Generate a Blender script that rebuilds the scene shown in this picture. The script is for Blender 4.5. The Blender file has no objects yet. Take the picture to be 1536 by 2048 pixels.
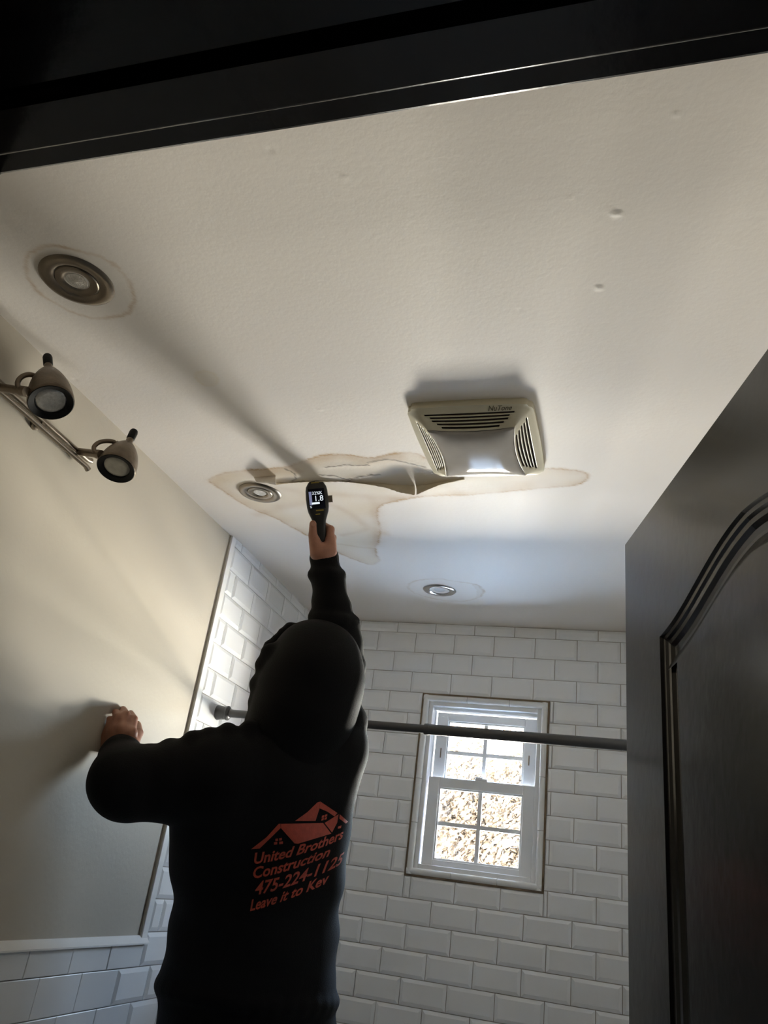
import bpy, bmesh, math, random
import numpy as np
from mathutils import Vector, Matrix, noise
from mathutils.bvhtree import BVHTree

random.seed(7)
SC = bpy.context.scene
COL = SC.collection

# ------------------------------------------------------------------ camera
ZF = 2.36                               # datum: tile line zero above the floor
FPX, YAW, PITCH, ROLL = 1564.39, 0.30672440, 0.44203796, 0.13759256
CAM = Vector((0.472287, -2.913848, ZF - 0.989232))
_f = Vector((-math.sin(YAW) * math.cos(PITCH), math.cos(YAW) * math.cos(PITCH), math.sin(PITCH)))
_r0 = Vector((math.cos(YAW), math.sin(YAW), 0))
_u0 = _r0.cross(_f)
_r = math.cos(ROLL) * _r0 + math.sin(ROLL) * _u0
_u = -math.sin(ROLL) * _r0 + math.cos(ROLL) * _u0
cd = bpy.data.cameras.new('camera')
cam = bpy.data.objects.new('camera', cd)
COL.objects.link(cam)
cd.sensor_fit = 'HORIZONTAL'
cd.sensor_width = 36.0
cd.lens = FPX / 1536 * 36.0
cd.clip_start = 0.02
cam.matrix_world = Matrix(((_r.x, _u.x, -_f.x, CAM.x), (_r.y, _u.y, -_f.y, CAM.y), (_r.z, _u.z, -_f.z, CAM.z), (0, 0, 0, 1)))
SC.camera = cam


def ray(px, py):
    return _f + _r * ((px - 768) / FPX) + _u * ((1024 - py) / FPX)


def atd(px, py, d):
    return CAM + ray(px, py) * d


def onx(px, py, x):
    d = ray(px, py)
    return CAM + d * ((x - CAM.x) / d.x)


def ony(px, py, y):
    d = ray(px, py)
    return CAM + d * ((y - CAM.y) / d.y)


CS = 0.022                              # the old ceiling falls a little towards the door


def zceil(y):
    return ZF - 0.036 + CS * y


def onceil(px, py, drop=0.0):
    d = ray(px, py)
    # z = ZF-0.036-drop + CS*y
    t = (ZF - 0.036 - drop + CS * CAM.y - CAM.z) / (d.z - CS * d.y)
    return CAM + d * t


# ------------------------------------------------------------------ world, daylight
W = bpy.data.worlds.new('sky')
SC.world = W
W.use_nodes = True
wn, wl = W.node_tree.nodes, W.node_tree.links
wn.clear()
tc = wn.new('ShaderNodeTexCoord')
sx = wn.new('ShaderNodeSeparateXYZ')
wl.new(tc.outputs['Generated'], sx.inputs[0])
rmp = wn.new('ShaderNodeMapRange')
rmp.inputs['From Min'].default_value = 0.0
rmp.inputs['From Max'].default_value = 0.7
wl.new(sx.outputs['Z'], rmp.inputs['Value'])
sky = wn.new('ShaderNodeMix')
sky.data_type = 'RGBA'
sky.inputs['A'].default_value = (0.115, 0.13, 0.14, 1)
sky.inputs['B'].default_value = (0.065, 0.095, 0.15, 1)
wl.new(rmp.outputs['Result'], sky.inputs['Factor'])
gm = wn.new('ShaderNodeMapRange')
gm.inputs['From Min'].default_value = -0.03
gm.inputs['From Max'].default_value = 0.0
wl.new(sx.outputs['Z'], gm.inputs['Value'])
mixg = wn.new('ShaderNodeMix')
mixg.data_type = 'RGBA'
mixg.inputs['A'].default_value = (1.0, 0.93, 0.82, 1)      # open sunlit ground beyond the yard
wl.new(gm.outputs['Result'], mixg.inputs['Factor'])
wl.new(sky.outputs['Result'], mixg.inputs['B'])
bg = wn.new('ShaderNodeBackground')
bg.inputs['Strength'].default_value = 66.0
wl.new(mixg.outputs['Result'], bg.inputs['Color'])
wo = wn.new('ShaderNodeOutputWorld')
wl.new(bg.outputs[0], wo.inputs['Surface'])

# window opening as a light portal for the sky
pl = bpy.data.lights.new('window_portal', 'AREA')
pl.shape = 'RECTANGLE'
pl.size, pl.size_y = 0.42, 0.62
pl.cycles.is_portal = True
po = bpy.data.objects.new('window_portal', pl)
po.location = (0.04, 0.125, ZF - 0.63)
po.rotation_euler = (-math.pi / 2, 0, 0)        # faces into the room
COL.objects.link(po)

SC.view_settings.view_transform = 'Standard'
SC.view_settings.look = 'None'
SC.view_settings.gamma = 1.0
SC.view_settings.use_curve_mapping = False
SC.view_settings.exposure = 2.13
SC.cycles.max_bounces = 14
SC.cycles.diffuse_bounces = 8
SC.cycles.glossy_bounces = 5
SC.cycles.transparent_max_bounces = 24
SC.cycles.sample_clamp_indirect = 12.0
SC.cycles.caustics_reflective = False
SC.cycles.caustics_refractive = False
SC.cycles.use_denoising = True


# ------------------------------------------------------------------ materials
def mat(name, col, rough=0.5, metal=0.0, var=0.0, scale=20.0, bump=0.0, bscale=120.0, coat=0.0, spec=0.5, sheen=0.0):
    m = bpy.data.materials.new(name)
    m.use_nodes = True
    n, l = m.node_tree.nodes, m.node_tree.links
    p = n['Principled BSDF']
    p.inputs['Base Color'].default_value = (*col, 1)
    p.inputs['Roughness'].default_value = rough
    p.inputs['Metallic'].default_value = metal
    p.inputs['Specular IOR Level'].default_value = spec
    p.inputs['Coat Weight'].default_value = coat
    p.inputs['Coat Roughness'].default_value = 0.12
    if sheen:
        p.inputs['Sheen Weight'].default_value = sheen
        p.inputs['Sheen Roughness'].default_value = 0.6
    t = n.new('ShaderNodeTexCoord')
    if var:
        ns = n.new('ShaderNodeTexNoise')
        ns.inputs['Scale'].default_value = scale
        ns.inputs['Detail'].default_value = 5
        l.new(t.outputs['Object'], ns.inputs['Vector'])
        mx = n.new('ShaderNodeMix')
        mx.data_type = 'RGBA'
        mx.inputs['A'].default_value = tuple(max(0, c * (1 - var)) for c in col) + (1,)
        mx.inputs['B'].default_value = tuple(min(1, c * (1 + var)) for c in col) + (1,)
        l.new(ns.outputs['Fac'], mx.inputs['Factor'])
        l.new(mx.outputs['Result'], p.inputs['Base Color'])
    if bump:
        nb = n.new('ShaderNodeTexNoise')
        nb.inputs['Scale'].default_value = bscale
        nb.inputs['Detail'].default_value = 4
        l.new(t.outputs['Object'], nb.inputs['Vector'])
        b = n.new('ShaderNodeBump')
        b.inputs['Strength'].default_value = bump
        b.inputs['Distance'].default_value = 0.004
        l.new(nb.outputs['Fac'], b.inputs['Height'])
        l.new(b.outputs['Normal'], p.inputs['Normal'])
    return m


M = {}
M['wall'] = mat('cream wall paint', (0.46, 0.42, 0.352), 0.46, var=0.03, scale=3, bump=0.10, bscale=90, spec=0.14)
M['tile'] = mat('white glazed tile', (0.83, 0.84, 0.85), 0.14, var=0.02, scale=6, spec=0.6)
M['tileflat'] = mat('white satin tile', (0.74, 0.745, 0.75), 0.3, var=0.02, scale=6)
M['grout'] = mat('stained grout', (0.34, 0.31, 0.27), 0.9, var=0.35, scale=14)
M['caulk'] = mat('mildewed caulk', (0.20, 0.15, 0.10), 0.9, var=0.6, scale=40)
M['trimw'] = mat('white gloss trim', (0.80, 0.80, 0.79), 0.22, var=0.02)
M['trimg'] = mat('grey trim side', (0.55, 0.53, 0.48), 0.4, var=0.08, scale=30)
M['vinyl'] = mat('white vinyl', (0.80, 0.81, 0.82), 0.3)
M['black'] = mat('black gloss paint', (0.012, 0.010, 0.009), 0.22, bump=0.12, bscale=40, coat=0.3)
M['door'] = mat('espresso door paint', (0.014, 0.0125, 0.0125), 0.27, var=0.2, scale=8, bump=0.06, bscale=60, coat=0.25)
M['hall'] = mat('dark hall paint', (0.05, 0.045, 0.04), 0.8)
M['floor'] = mat('pale floor tile', (0.60, 0.59, 0.57), 0.5, var=0.15)
M['rod'] = mat('dark grey rod', (0.055, 0.055, 0.058), 0.38, metal=0.0, spec=0.6)
M['nickel'] = mat('brushed nickel', (0.24, 0.205, 0.165), 0.34, metal=1.0, var=0.25, scale=30, bump=0.05, bscale=200)
M['rusty'] = mat('tarnished nickel', (0.17, 0.135, 0.10), 0.42, metal=0.75, var=0.45, scale=45, bump=0.15, bscale=160)
M['chrome'] = mat('chrome', (0.62, 0.60, 0.57), 0.14, metal=1.0, var=0.12, scale=40)
M['blackm'] = mat('black enamel', (0.004, 0.004, 0.004), 0.6, spec=0.2)
M['lens'] = mat('bulb glass', (0.62, 0.60, 0.57), 0.12, metal=0.55, var=0.35, scale=160, bump=0.3, bscale=300)
M['frost'] = mat('frosted bulb face', (0.42, 0.40, 0.34), 0.25, var=0.25, scale=90, bump=0.1, bscale=200)
M['lampw'] = mat('white lamp face', (0.82, 0.83, 0.83), 0.2, var=0.04, scale=60)
M['fan'] = mat('yellowed plastic', (0.62, 0.57, 0.43), 0.36, var=0.10, scale=9)
M['fandark'] = mat('dark fan backing', (0.05, 0.03, 0.02), 0.9)  # near-black, puts the shade behind the fan slots into the colour
M['fanlens'] = mat('clouded fan light lens', (0.37, 0.345, 0.315), 0.10, var=0.12, scale=25, bump=0.03, bscale=70, spec=0.05)
M['fantext'] = mat('fan lettering', (0.10, 0.085, 0.05), 0.5)
M['skin'] = mat('skin', (0.30, 0.135, 0.085), 0.48, var=0.18, scale=60, bump=0.12, bscale=220)
M['nail'] = mat('finger nail', (0.42, 0.22, 0.16), 0.3)
M['hoodie'] = mat('black fleece', (0.0022, 0.0021, 0.0026), 0.8, var=0.3, scale=80, bump=0.35, bscale=420, spec=0.12, sheen=0.02)
M['trouser'] = mat('black trousers', (0.006, 0.006, 0.008), 0.9, bump=0.2, bscale=300, spec=0.2)
M['shoe'] = mat('black shoe', (0.012, 0.012, 0.012), 0.5)
M['print'] = mat('orange print', (0.36, 0.050, 0.022), 0.42, var=0.35, scale=90, bump=0.2, bscale=300, spec=0.5)
M['hair'] = mat('black hair', (0.008, 0.006, 0.005), 0.6)
M['eye'] = mat('eye white', (0.5, 0.48, 0.45), 0.2)
M['meter'] = mat('black meter plastic', (0.007, 0.007, 0.008), 0.45, bump=0.08, bscale=150)
M['screen'] = mat('meter screen', (0.010, 0.011, 0.02), 0.12)
M['yellow'] = mat('yellow accent', (0.30, 0.22, 0.03), 0.5)
M['paint_back'] = mat('torn paint paper', (0.62, 0.55, 0.43), 0.8, var=0.15, scale=30)
M['bark'] = mat('bark', (0.014, 0.0095, 0.0068), 0.9, var=0.3, scale=10)
M['leaf'] = mat('autumn leaf', (0.078, 0.052, 0.030), 0.8, var=0.35, scale=3)
M['yard'] = mat('shaded pale paving', (0.78, 0.77, 0.75), 0.95, var=0.3, scale=2)
M['blockwall'] = mat('light blocker wall', (0.22, 0.17, 0.15), 0.9, var=0.3, scale=8)  # for the added wall that blocks light outside


def emis(name, col, s):
    m = bpy.data.materials.new(name)
    m.use_nodes = True
    p = m.node_tree.nodes['Principled BSDF']
    p.inputs['Base Color'].default_value = (0.02, 0.02, 0.02, 1)
    p.inputs['Emission Color'].default_value = (*col, 1)
    p.inputs['Emission Strength'].default_value = s
    return m


M['digit'] = emis('lit digits', (0.85, 0.93, 1.0), 0.23)
M['bar'] = emis('dim screen bar', (0.25, 0.27, 0.45), 0.16)

gl = bpy.data.materials.new('window glass')
gl.use_nodes = True
n_, l_ = gl.node_tree.nodes, gl.node_tree.links
n_.clear()
go_ = n_.new('ShaderNodeOutputMaterial')
gmx = n_.new('ShaderNodeMixShader')
gtr = n_.new('ShaderNodeBsdfTransparent')
gtr.inputs[0].default_value = (0.97, 0.985, 0.98, 1)
ggl = n_.new('ShaderNodeBsdfGlossy')
ggl.inputs['Roughness'].default_value = 0.02
gfr = n_.new('ShaderNodeFresnel')
gfr.inputs['IOR'].default_value = 1.25
l_.new(gfr.outputs[0], gmx.inputs[0])
l_.new(gtr.outputs[0], gmx.inputs[1])
l_.new(ggl.outputs[0], gmx.inputs[2])
l_.new(gmx.outputs[0], go_.inputs[0])
M['glass'] = gl


# ------------------------------------------------------------------ helpers
def tag(o, label=None, cat=None, group=None, kind=None):
    if label:
        o['label'] = label
    if cat:
        o['category'] = cat
    if group:
        o['group'] = group
    if kind:
        o['kind'] = kind
    return o


def link(o, parent=None):
    COL.objects.link(o)
    if parent is not None:
        o.parent = parent
    return o


def empty(name, loc=(0, 0, 0), parent=None):
    o = bpy.data.objects.new(name, None)
    o.empty_display_size = 0.05
    o.location = loc
    return link(o, parent)


def mesh_obj(name, verts, faces, m, parent=None, smooth=False, loc=None):
    me = bpy.data.meshes.new(name)
    me.from_pydata([tuple(v) for v in verts], [], faces)
    me.update()
    if smooth:
        me.polygons.foreach_set('use_smooth', [True] * len(me.polygons))
    if m is not None:
        me.materials.append(m)
    o = bpy.data.objects.new(name, me)
    if loc is not None:
        o.location = loc
    return link(o, parent)


def bm_obj(name, bm, m, parent=None, smooth=False, loc=None, sharp=None):
    bmesh.ops.recalc_face_normals(bm, faces=bm.faces)
    me = bpy.data.meshes.new(name)
    bm.to_mesh(me)
    bm.free()
    if smooth:
        me.polygons.foreach_set('use_smooth', [True] * len(me.polygons))
        if sharp:
            me.set_sharp_from_angle(angle=math.radians(sharp))
    me.materials.append(m)
    o = bpy.data.objects.new(name, me)
    if loc is not None:
        o.location = loc
    return link(o, parent)


def add_box(bm, x0, x1, y0, y1, z0, z1, bev=0.0, mtx=None):
    g = bmesh.ops.create_cube(bm, size=1.0)
    vs = g['verts']
    for v in vs:
        v.co = Vector(((x0 + x1) / 2 + v.co.x * (x1 - x0), (y0 + y1) / 2 + v.co.y * (y1 - y0), (z0 + z1) / 2 + v.co.z * (z1 - z0)))
        if mtx is not None:
            v.co = mtx @ v.co
    if bev:
        es = list({e for v in vs for e in v.link_edges})
        bmesh.ops.bevel(bm, geom=es, offset=bev, segments=2, affect='EDGES', profile=0.5)


def box(name, x0, x1, y0, y1, z0, z1, m, parent=None, bev=0.0):
    bm = bmesh.new()
    add_box(bm, x0, x1, y0, y1, z0, z1, bev)
    return bm_obj(name, bm, m, parent)


def boxes(name, lst, m, parent=None, bev=0.0):
    bm = bmesh.new()
    for b in lst:
        add_box(bm, *b, bev)
    return bm_obj(name, bm, m, parent)


def frame_of(axis, hint=Vector((0, 0, 1))):
    a = axis.normalized()
    if abs(a.dot(hint)) > 0.95:
        hint = Vector((1, 0, 0))
    x = hint.cross(a).normalized()
    y = a.cross(x)
    return x, y, a


def add_lathe(bm, prof, org, axis, seg=40, cap0=False, cap1=False):
    """prof: list of (radius, height along the axis)"""
    x, y, a = frame_of(axis)
    rings = []
    for r, h in prof:
        ring = []
        for i in range(seg):
            t = 2 * math.pi * i / seg
            ring.append(bm.verts.new(org + a * h + (x * math.cos(t) + y * math.sin(t)) * r))
        rings.append(ring)
    for k in range(len(rings) - 1):
        for i in range(seg):
            j = (i + 1) % seg
            bm.faces.new((rings[k][i], rings[k][j], rings[k + 1][j], rings[k + 1][i]))
    if cap0:
        bm.faces.new(rings[0])
    if cap1:
        bm.faces.new(rings[-1])


def lathe(name, prof, org, axis, m, parent=None, seg=40, cap0=False, cap1=False, sharp=35):
    bm = bmesh.new()
    add_lathe(bm, prof, org, axis, seg, cap0, cap1)
    return bm_obj(name, bm, m, parent, True, sharp=sharp)


def add_tube(bm, pts, rads, seg=12):
    pts = [Vector(p) for p in pts]
    if not hasattr(rads, '__len__'):
        rads = [rads] * len(pts)
    prev = None
    rings = []
    for i, p in enumerate(pts):
        d = (pts[min(i + 1, len(pts) - 1)] - pts[max(i - 1, 0)]).normalized()
        if prev is None:
            x, y, _ = frame_of(d)
        else:
            x = (prev - d * prev.dot(d)).normalized()
            y = d.cross(x)
        prev = x
        rings.append([bm.verts.new(p + (x * math.cos(2 * math.pi * k / seg) + y * math.sin(2 * math.pi * k / seg)) * rads[i]) for k in range(seg)])
    for a, b in zip(rings[:-1], rings[1:]):
        for k in range(seg):
            j = (k + 1) % seg
            bm.faces.new((a[k], a[j], b[j], b[k]))
    bm.faces.new(rings[0][::-1])
    bm.faces.new(rings[-1])


def tube(name, pts, rads, m, parent=None, seg=16):
    bm = bmesh.new()
    add_tube(bm, pts, rads, seg)
    return bm_obj(name, bm, m, parent, True, sharp=50)


_dg = None


def text_mesh(body, size, extrude=0.0, bold=0.0):
    """lettering as (verts, faces) lying in the xy plane"""
    cu = bpy.data.curves.new('lettering', 'FONT')
    cu.body = body
    cu.size = size
    cu.extrude = extrude
    cu.offset = bold
    cu.resolution_u = 3
    o = bpy.data.objects.new('lettering', cu)
    COL.objects.link(o)
    bpy.context.view_layer.update()
    me = bpy.data.meshes.new_from_object(o.evaluated_get(bpy.context.evaluated_depsgraph_get()))
    vs = [v.co.copy() for v in me.vertices]
    fs = [tuple(p.vertices) for p in me.polygons]
    bpy.data.objects.remove(o)
    bpy.data.curves.remove(cu)
    bpy.data.meshes.remove(me)
    return vs, fs


# ------------------------------------------------------------------ room shell
XL, XR = -0.674, 0.852                  # left wall face, right wall face
YD0, YD1 = -2.66, -2.54                 # door wall, hall face and room face
ZH = ZF - 0.461                         # underside of the door head
TOP = 2.52

WX0, WX1, WZ0, WZ1 = -0.168, 0.252, ZF - 0.928, ZF - 0.336     # opening in the back wall
st = {'kind': 'structure'}


def struct(o):
    o['kind'] = 'structure'
    return o


struct(box('floor', XL - 0.12, XR + 0.12, -2.66, 0.14, -0.1, 0.0, M['floor']))
wall_back = struct(boxes('wall_back', [
    (XL - 0.12, WX0, 0, 0.14, 0, TOP), (WX1, XR + 0.12, 0, 0.14, 0, TOP),
    (WX0, WX1, 0, 0.14, 0, WZ0), (WX0, WX1, 0, 0.14, WZ1, TOP)], M['grout']))
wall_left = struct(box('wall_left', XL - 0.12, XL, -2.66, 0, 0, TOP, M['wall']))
struct(box('wall_right', XR, XR + 0.12, -2.66, 0, 0, TOP, M['tileflat']))
HX, HY = 0.708, -2.535                  # hinge corner of the door
struct(boxes('wall_front', [
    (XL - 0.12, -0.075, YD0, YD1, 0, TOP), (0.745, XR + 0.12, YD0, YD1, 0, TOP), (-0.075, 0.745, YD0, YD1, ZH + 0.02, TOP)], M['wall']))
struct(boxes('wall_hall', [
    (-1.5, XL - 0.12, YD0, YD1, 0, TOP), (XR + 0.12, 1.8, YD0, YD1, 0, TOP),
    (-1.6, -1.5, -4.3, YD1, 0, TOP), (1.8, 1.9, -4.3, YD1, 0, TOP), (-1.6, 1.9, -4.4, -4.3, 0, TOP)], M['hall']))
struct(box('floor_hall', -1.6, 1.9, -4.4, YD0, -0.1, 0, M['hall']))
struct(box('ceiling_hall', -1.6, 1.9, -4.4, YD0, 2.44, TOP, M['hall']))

# ---- ceiling: fine sheet whose stains follow real outlines
S_MAIN = [(414, 960), (442, 947), (491, 940), (546, 937), (582, 932), (608, 921), (641, 910), (677, 908), (709, 911), (738, 917), (768, 911), (797, 906),
          (826, 903), (870, 925), (960, 940), (1075, 938), (1121, 936), (1163, 942), (1182, 949), (1163, 970), (1094, 975), (1014, 983), (934, 991), (854, 991),
          (795, 1001), (754, 1012), (756, 1039), (763, 1060), (758, 1082), (750, 1098), (755, 1114), (762, 1123), (742, 1131), (715, 1122), (678, 1108),
          (645, 1088), (619, 1074), (576, 1050), (549, 1034), (507, 1020), (475, 1002), (448, 983), (424, 967)]
S_L1 = [(49, 528), (59, 506), (85, 491), (111, 490), (140, 496), (166, 504), (189, 507), (215, 520), (234, 533), (254, 554), (265, 577), (270, 603), (260, 623),
        (241, 632), (208, 637), (169, 634), (143, 624), (111, 608), (78, 587), (59, 561)]
S_L3 = [(816, 1171), (823, 1164), (839, 1160), (862, 1158), (885, 1158), (908, 1163), (930, 1165), (946, 1168), (959, 1171), (961, 1178), (970, 1181), (964, 1187),
        (963, 1193), (950, 1198), (928, 1203), (908, 1202), (888, 1201), (865, 1197), (843, 1191), (826, 1185), (817, 1178)]
S_DOT = [(388, 752), (396, 743), (412, 740), (428, 745), (437, 757), (432, 770), (415, 772), (398, 765)]
STREAK = [([(516, 1030), (560, 1014), (606, 1006)], 0.020, 0.55), ([(660, 1008), (700, 1026), (735, 1052), (772, 1068)], 0.016, 0.45),
          ([(684, 1070), (708, 1066), (734, 1058)], 0.010, 0.5), ([(676, 1088), (716, 1094), (752, 1098)], 0.005, 0.45),
          ([(660, 988), (740, 994), (800, 996)], 0.018, 0.35), ([(560, 975), (600, 984), (612, 996)], 0.020, 0.3),
          ([(738, 1000), (752, 1020), (760, 1060), (754, 1090)], 0.020, 0.45), ([(430, 962), (470, 952), (530, 946), (600, 938)], 0.022, 0.45),
          ([(620, 925), (680, 916), (735, 925), (800, 915)], 0.020, 0.40), ([(880, 985), (1000, 976), (1120, 958)], 0.030, 0.35)]
CRACK = [[(556, 964), (600, 961), (650, 960), (700, 960)], [(640, 948), (668, 950), (692, 956), (722, 952), (745, 947)], [(572, 938), (590, 946), (592, 956), (580, 962)],
         [(735, 925), (775, 918), (800, 922), (852, 934)], [(650, 934), (690, 930), (738, 930)], [(690, 962), (720, 950), (760, 948)]]
GX = np.arange(XL, XR + 0.0041, 0.004)
GY = np.arange(YD1, 0.0041, 0.004)
PX, PY = np.meshgrid(GX, GY, indexing='ij')


def fbm(x, y, s, seed):
    out = np.zeros_like(x)
    rs = np.random.RandomState(seed)
    for k in range(14):
        a = rs.rand() * 6.283
        fq = s * (0.5 + 2.2 * rs.rand())
        out += np.sin((x * math.cos(a) + y * math.sin(a)) * fq + rs.rand() * 6.283) / 14 ** 0.5
    return out


def rounded(p, n=2):
    p = [Vector(q) for q in p]
    for _ in range(n):
        o = []
        for i in range(len(p)):
            a, b = p[i], p[(i + 1) % len(p)]
            o += [a.lerp(b, 0.25), a.lerp(b, 0.75)]
        p = o
    return [tuple(q) for q in p]


def poly_sd(poly, x, y):
    poly = rounded(poly)
    P = np.array([onceil(*p)[:2] for p in poly])
    d = np.full(x.shape, 9.0)
    ins = np.zeros(x.shape, bool)
    for i in range(len(P)):
        a, b = P[i], P[(i + 1) % len(P)]
        e = b - a
        t = np.clip(((x - a[0]) * e[0] + (y - a[1]) * e[1]) / (e @ e), 0, 1)
        d = np.minimum(d, np.hypot(x - a[0] - t * e[0], y - a[1] - t * e[1]))
        c = (a[1] > y) != (b[1] > y)
        with np.errstate(divide='ignore', invalid='ignore'):
            ins ^= c & (x < (b[0] - a[0]) * (y - a[1]) / (b[1] - a[1]) + a[0])
    return np.where(ins, -d, d)


def line_d(pts, x, y):
    P = np.array([onceil(*p)[:2] for p in pts])
    d = np.full(x.shape, 9.0)
    for a, b in zip(P[:-1], P[1:]):
        e = b - a
        t = np.clip(((x - a[0]) * e[0] + (y - a[1]) * e[1]) / (e @ e), 0, 1)
        d = np.minimum(d, np.hypot(x - a[0] - t * e[0], y - a[1] - t * e[1]))
    return d


wx = PX + 0.0016 * fbm(PX, PY, 160, 1) + 0.0010 * fbm(PX, PY, 420, 2)
wy = PY + 0.0016 * fbm(PX, PY, 160, 3) + 0.0010 * fbm(PX, PY, 420, 4)
edge = np.zeros_like(PX)
fill = np.zeros_like(PX)
crk = np.zeros_like(PX)
hgt = np.zeros_like(PX)
irr = np.clip(0.8 + 0.3 * fbm(PX, PY, 40, 5), 0.45, 1.2)
sd = poly_sd(S_MAIN, wx, wy)
edge += np.exp(-(sd / 0.0042) ** 2) * 0.42 * irr + np.where(sd < 0, np.exp(sd / 0.024), 0) * 0.46 * irr
fill += np.where(sd < 0, np.clip(-sd / 0.012, 0, 1), 0) * np.clip(0.42 + 0.14 * fbm(PX, PY, 22, 6), 0, 1)
for poly, w, k in ((S_L1, 0.0035, 0.62), (S_L3, 0.0035, 0.40)):
    sd = poly_sd(poly, wx, wy)
    edge += np.exp(-(sd / w) ** 2) * k * irr
    fill += np.where(sd < 0, 0.05, 0)
sd = poly_sd([(940, 1166), (961, 1171), (972, 1181), (965, 1192), (950, 1197), (955, 1182)], wx, wy)
edge += np.where(sd < 0, 0.16, 0) * irr
sd = poly_sd(S_DOT, wx, wy)
fill += np.where(sd < 0, 0.22, 0.0) + 0.3 * np.exp(-(sd / 0.003) ** 2)
for pts, w, k in STREAK:
    edge += np.exp(-(line_d(pts, wx, wy) / w) ** 2) * k * 0.55 * irr
for pts in CRACK:
    d = line_d(pts, PX + 0.0014 * fbm(PX, PY, 200, 8), PY + 0.0014 * fbm(PX, PY, 200, 9))
    crk = np.maximum(crk, np.exp(-(d / 0.0022) ** 2))
    hgt -= 0.0007 * np.exp(-(d / 0.010) ** 2)
# buckled board round the seam, dents and nail pops
d = line_d([(560, 964), (700, 960), (830, 972), (925, 957)], PX, PY)
hgt -= 0.003 * np.exp(-(d / 0.05) ** 2) * (1 + 0.22 * fbm(PX, PY, 45, 11))
for px, py, r, h in ((1232, 427, 0.006, -0.0016), (1200, 577, 0.005, -0.0012), (1195, 575, 0.004, -0.001), (1352, 228, 0.004, -0.001), (540, 300, 0.004, 0.001), (690, 355, 0.004, -0.001),
                     (310, 900, 0.004, -0.001), (150, 760, 0.005, 0.001), (1140, 395, 0.004, -0.0008), (640, 820, 0.005, -0.0008), (1040, 620, 0.004, 0.0008), (930, 1040, 0.003, 0.0008)):
    c = onceil(px, py)
    rr = np.hypot(PX - c.x, PY - c.y)
    hgt += h * np.exp(-(rr / r) ** 4)
hgt += 0.0006 * fbm(PX, PY, 7, 12)
# uneven dark line and brown tint along the tiled wall joint
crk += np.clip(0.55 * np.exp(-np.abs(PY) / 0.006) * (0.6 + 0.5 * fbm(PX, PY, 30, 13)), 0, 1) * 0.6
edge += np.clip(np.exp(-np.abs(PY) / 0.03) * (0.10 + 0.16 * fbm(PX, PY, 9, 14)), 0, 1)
PZ = ZF - 0.036 + CS * PY + hgt
nx, ny = PX.shape
cm = bpy.data.meshes.new('ceiling')
co = np.stack([PX, PY, PZ], -1).reshape(-1, 3)
idx = np.arange(nx * ny).reshape(nx, ny)
qd = np.stack([idx[:-1, :-1], idx[:-1, 1:], idx[1:, 1:], idx[1:, :-1]], -1).reshape(-1, 4)      # normals down


def np_mesh(me, co, qd, smooth=True):
    me.vertices.add(len(co))
    me.vertices.foreach_set('co', co.astype(np.float32).ravel())
    me.loops.add(qd.size)
    me.loops.foreach_set('vertex_index', qd.astype(np.int32).ravel())
    me.polygons.add(len(qd))
    me.polygons.foreach_set('loop_start', np.arange(0, qd.size, 4, dtype=np.int32))
    me.update(calc_edges=True)
    me.validate()
    if smooth:
        me.polygons.foreach_set('use_smooth', [True] * len(me.polygons))


np_mesh(cm, co, qd)
at = cm.attributes.new('stain', 'FLOAT_VECTOR', 'POINT')
at.data.foreach_set('vector', np.clip(np.stack([edge, fill, crk], -1), 0, 1).astype(np.float32).reshape(-1))
mc = mat('flat ceiling paint', (0.80, 0.78, 0.745), 0.62, bump=0.10, bscale=110)
n_, l_ = mc.node_tree.nodes, mc.node_tree.links
pb = n_['Principled BSDF']
an = n_.new('ShaderNodeAttribute')
an.attribute_name = 'stain'
sp = n_.new('ShaderNodeSeparateXYZ')
l_.new(an.outputs['Vector'], sp.inputs[0])
ns = n_.new('ShaderNodeTexNoise')
ns.inputs['Scale'].default_value = 2.5
base = n_.new('ShaderNodeMix')
base.data_type = 'RGBA'
base.inputs['A'].default_value = (0.78, 0.730, 0.675, 1)
base.inputs['B'].default_value = (0.83, 0.782, 0.730, 1)
l_.new(ns.outputs['Fac'], base.inputs['Factor'])
last = base
for i, colr in ((1, (0.74, 0.64, 0.47)), (0, (0.46, 0.29, 0.13)), (2, (0.16, 0.12, 0.08))):
    mx = n_.new('ShaderNodeMix')
    mx.data_type = 'RGBA'
    l_.new(sp.outputs[i], mx.inputs['Factor'])
    l_.new(last.outputs['Result'], mx.inputs['A'])
    mx.inputs['B'].default_value = (*colr, 1)
    last = mx
l_.new(last.outputs['Result'], pb.inputs['Base Color'])
cm.materials.append(mc)
ceiling = struct(link(bpy.data.objects.new('ceiling', cm)))
M['ceil'] = mc
struct(box('ceiling_deck', -1.6, 1.9, -2.66, 0.14, 2.44, TOP + 0.1, M['hall']))

# hanging flaps of torn ceiling paper, each a thin curled sheet


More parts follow.
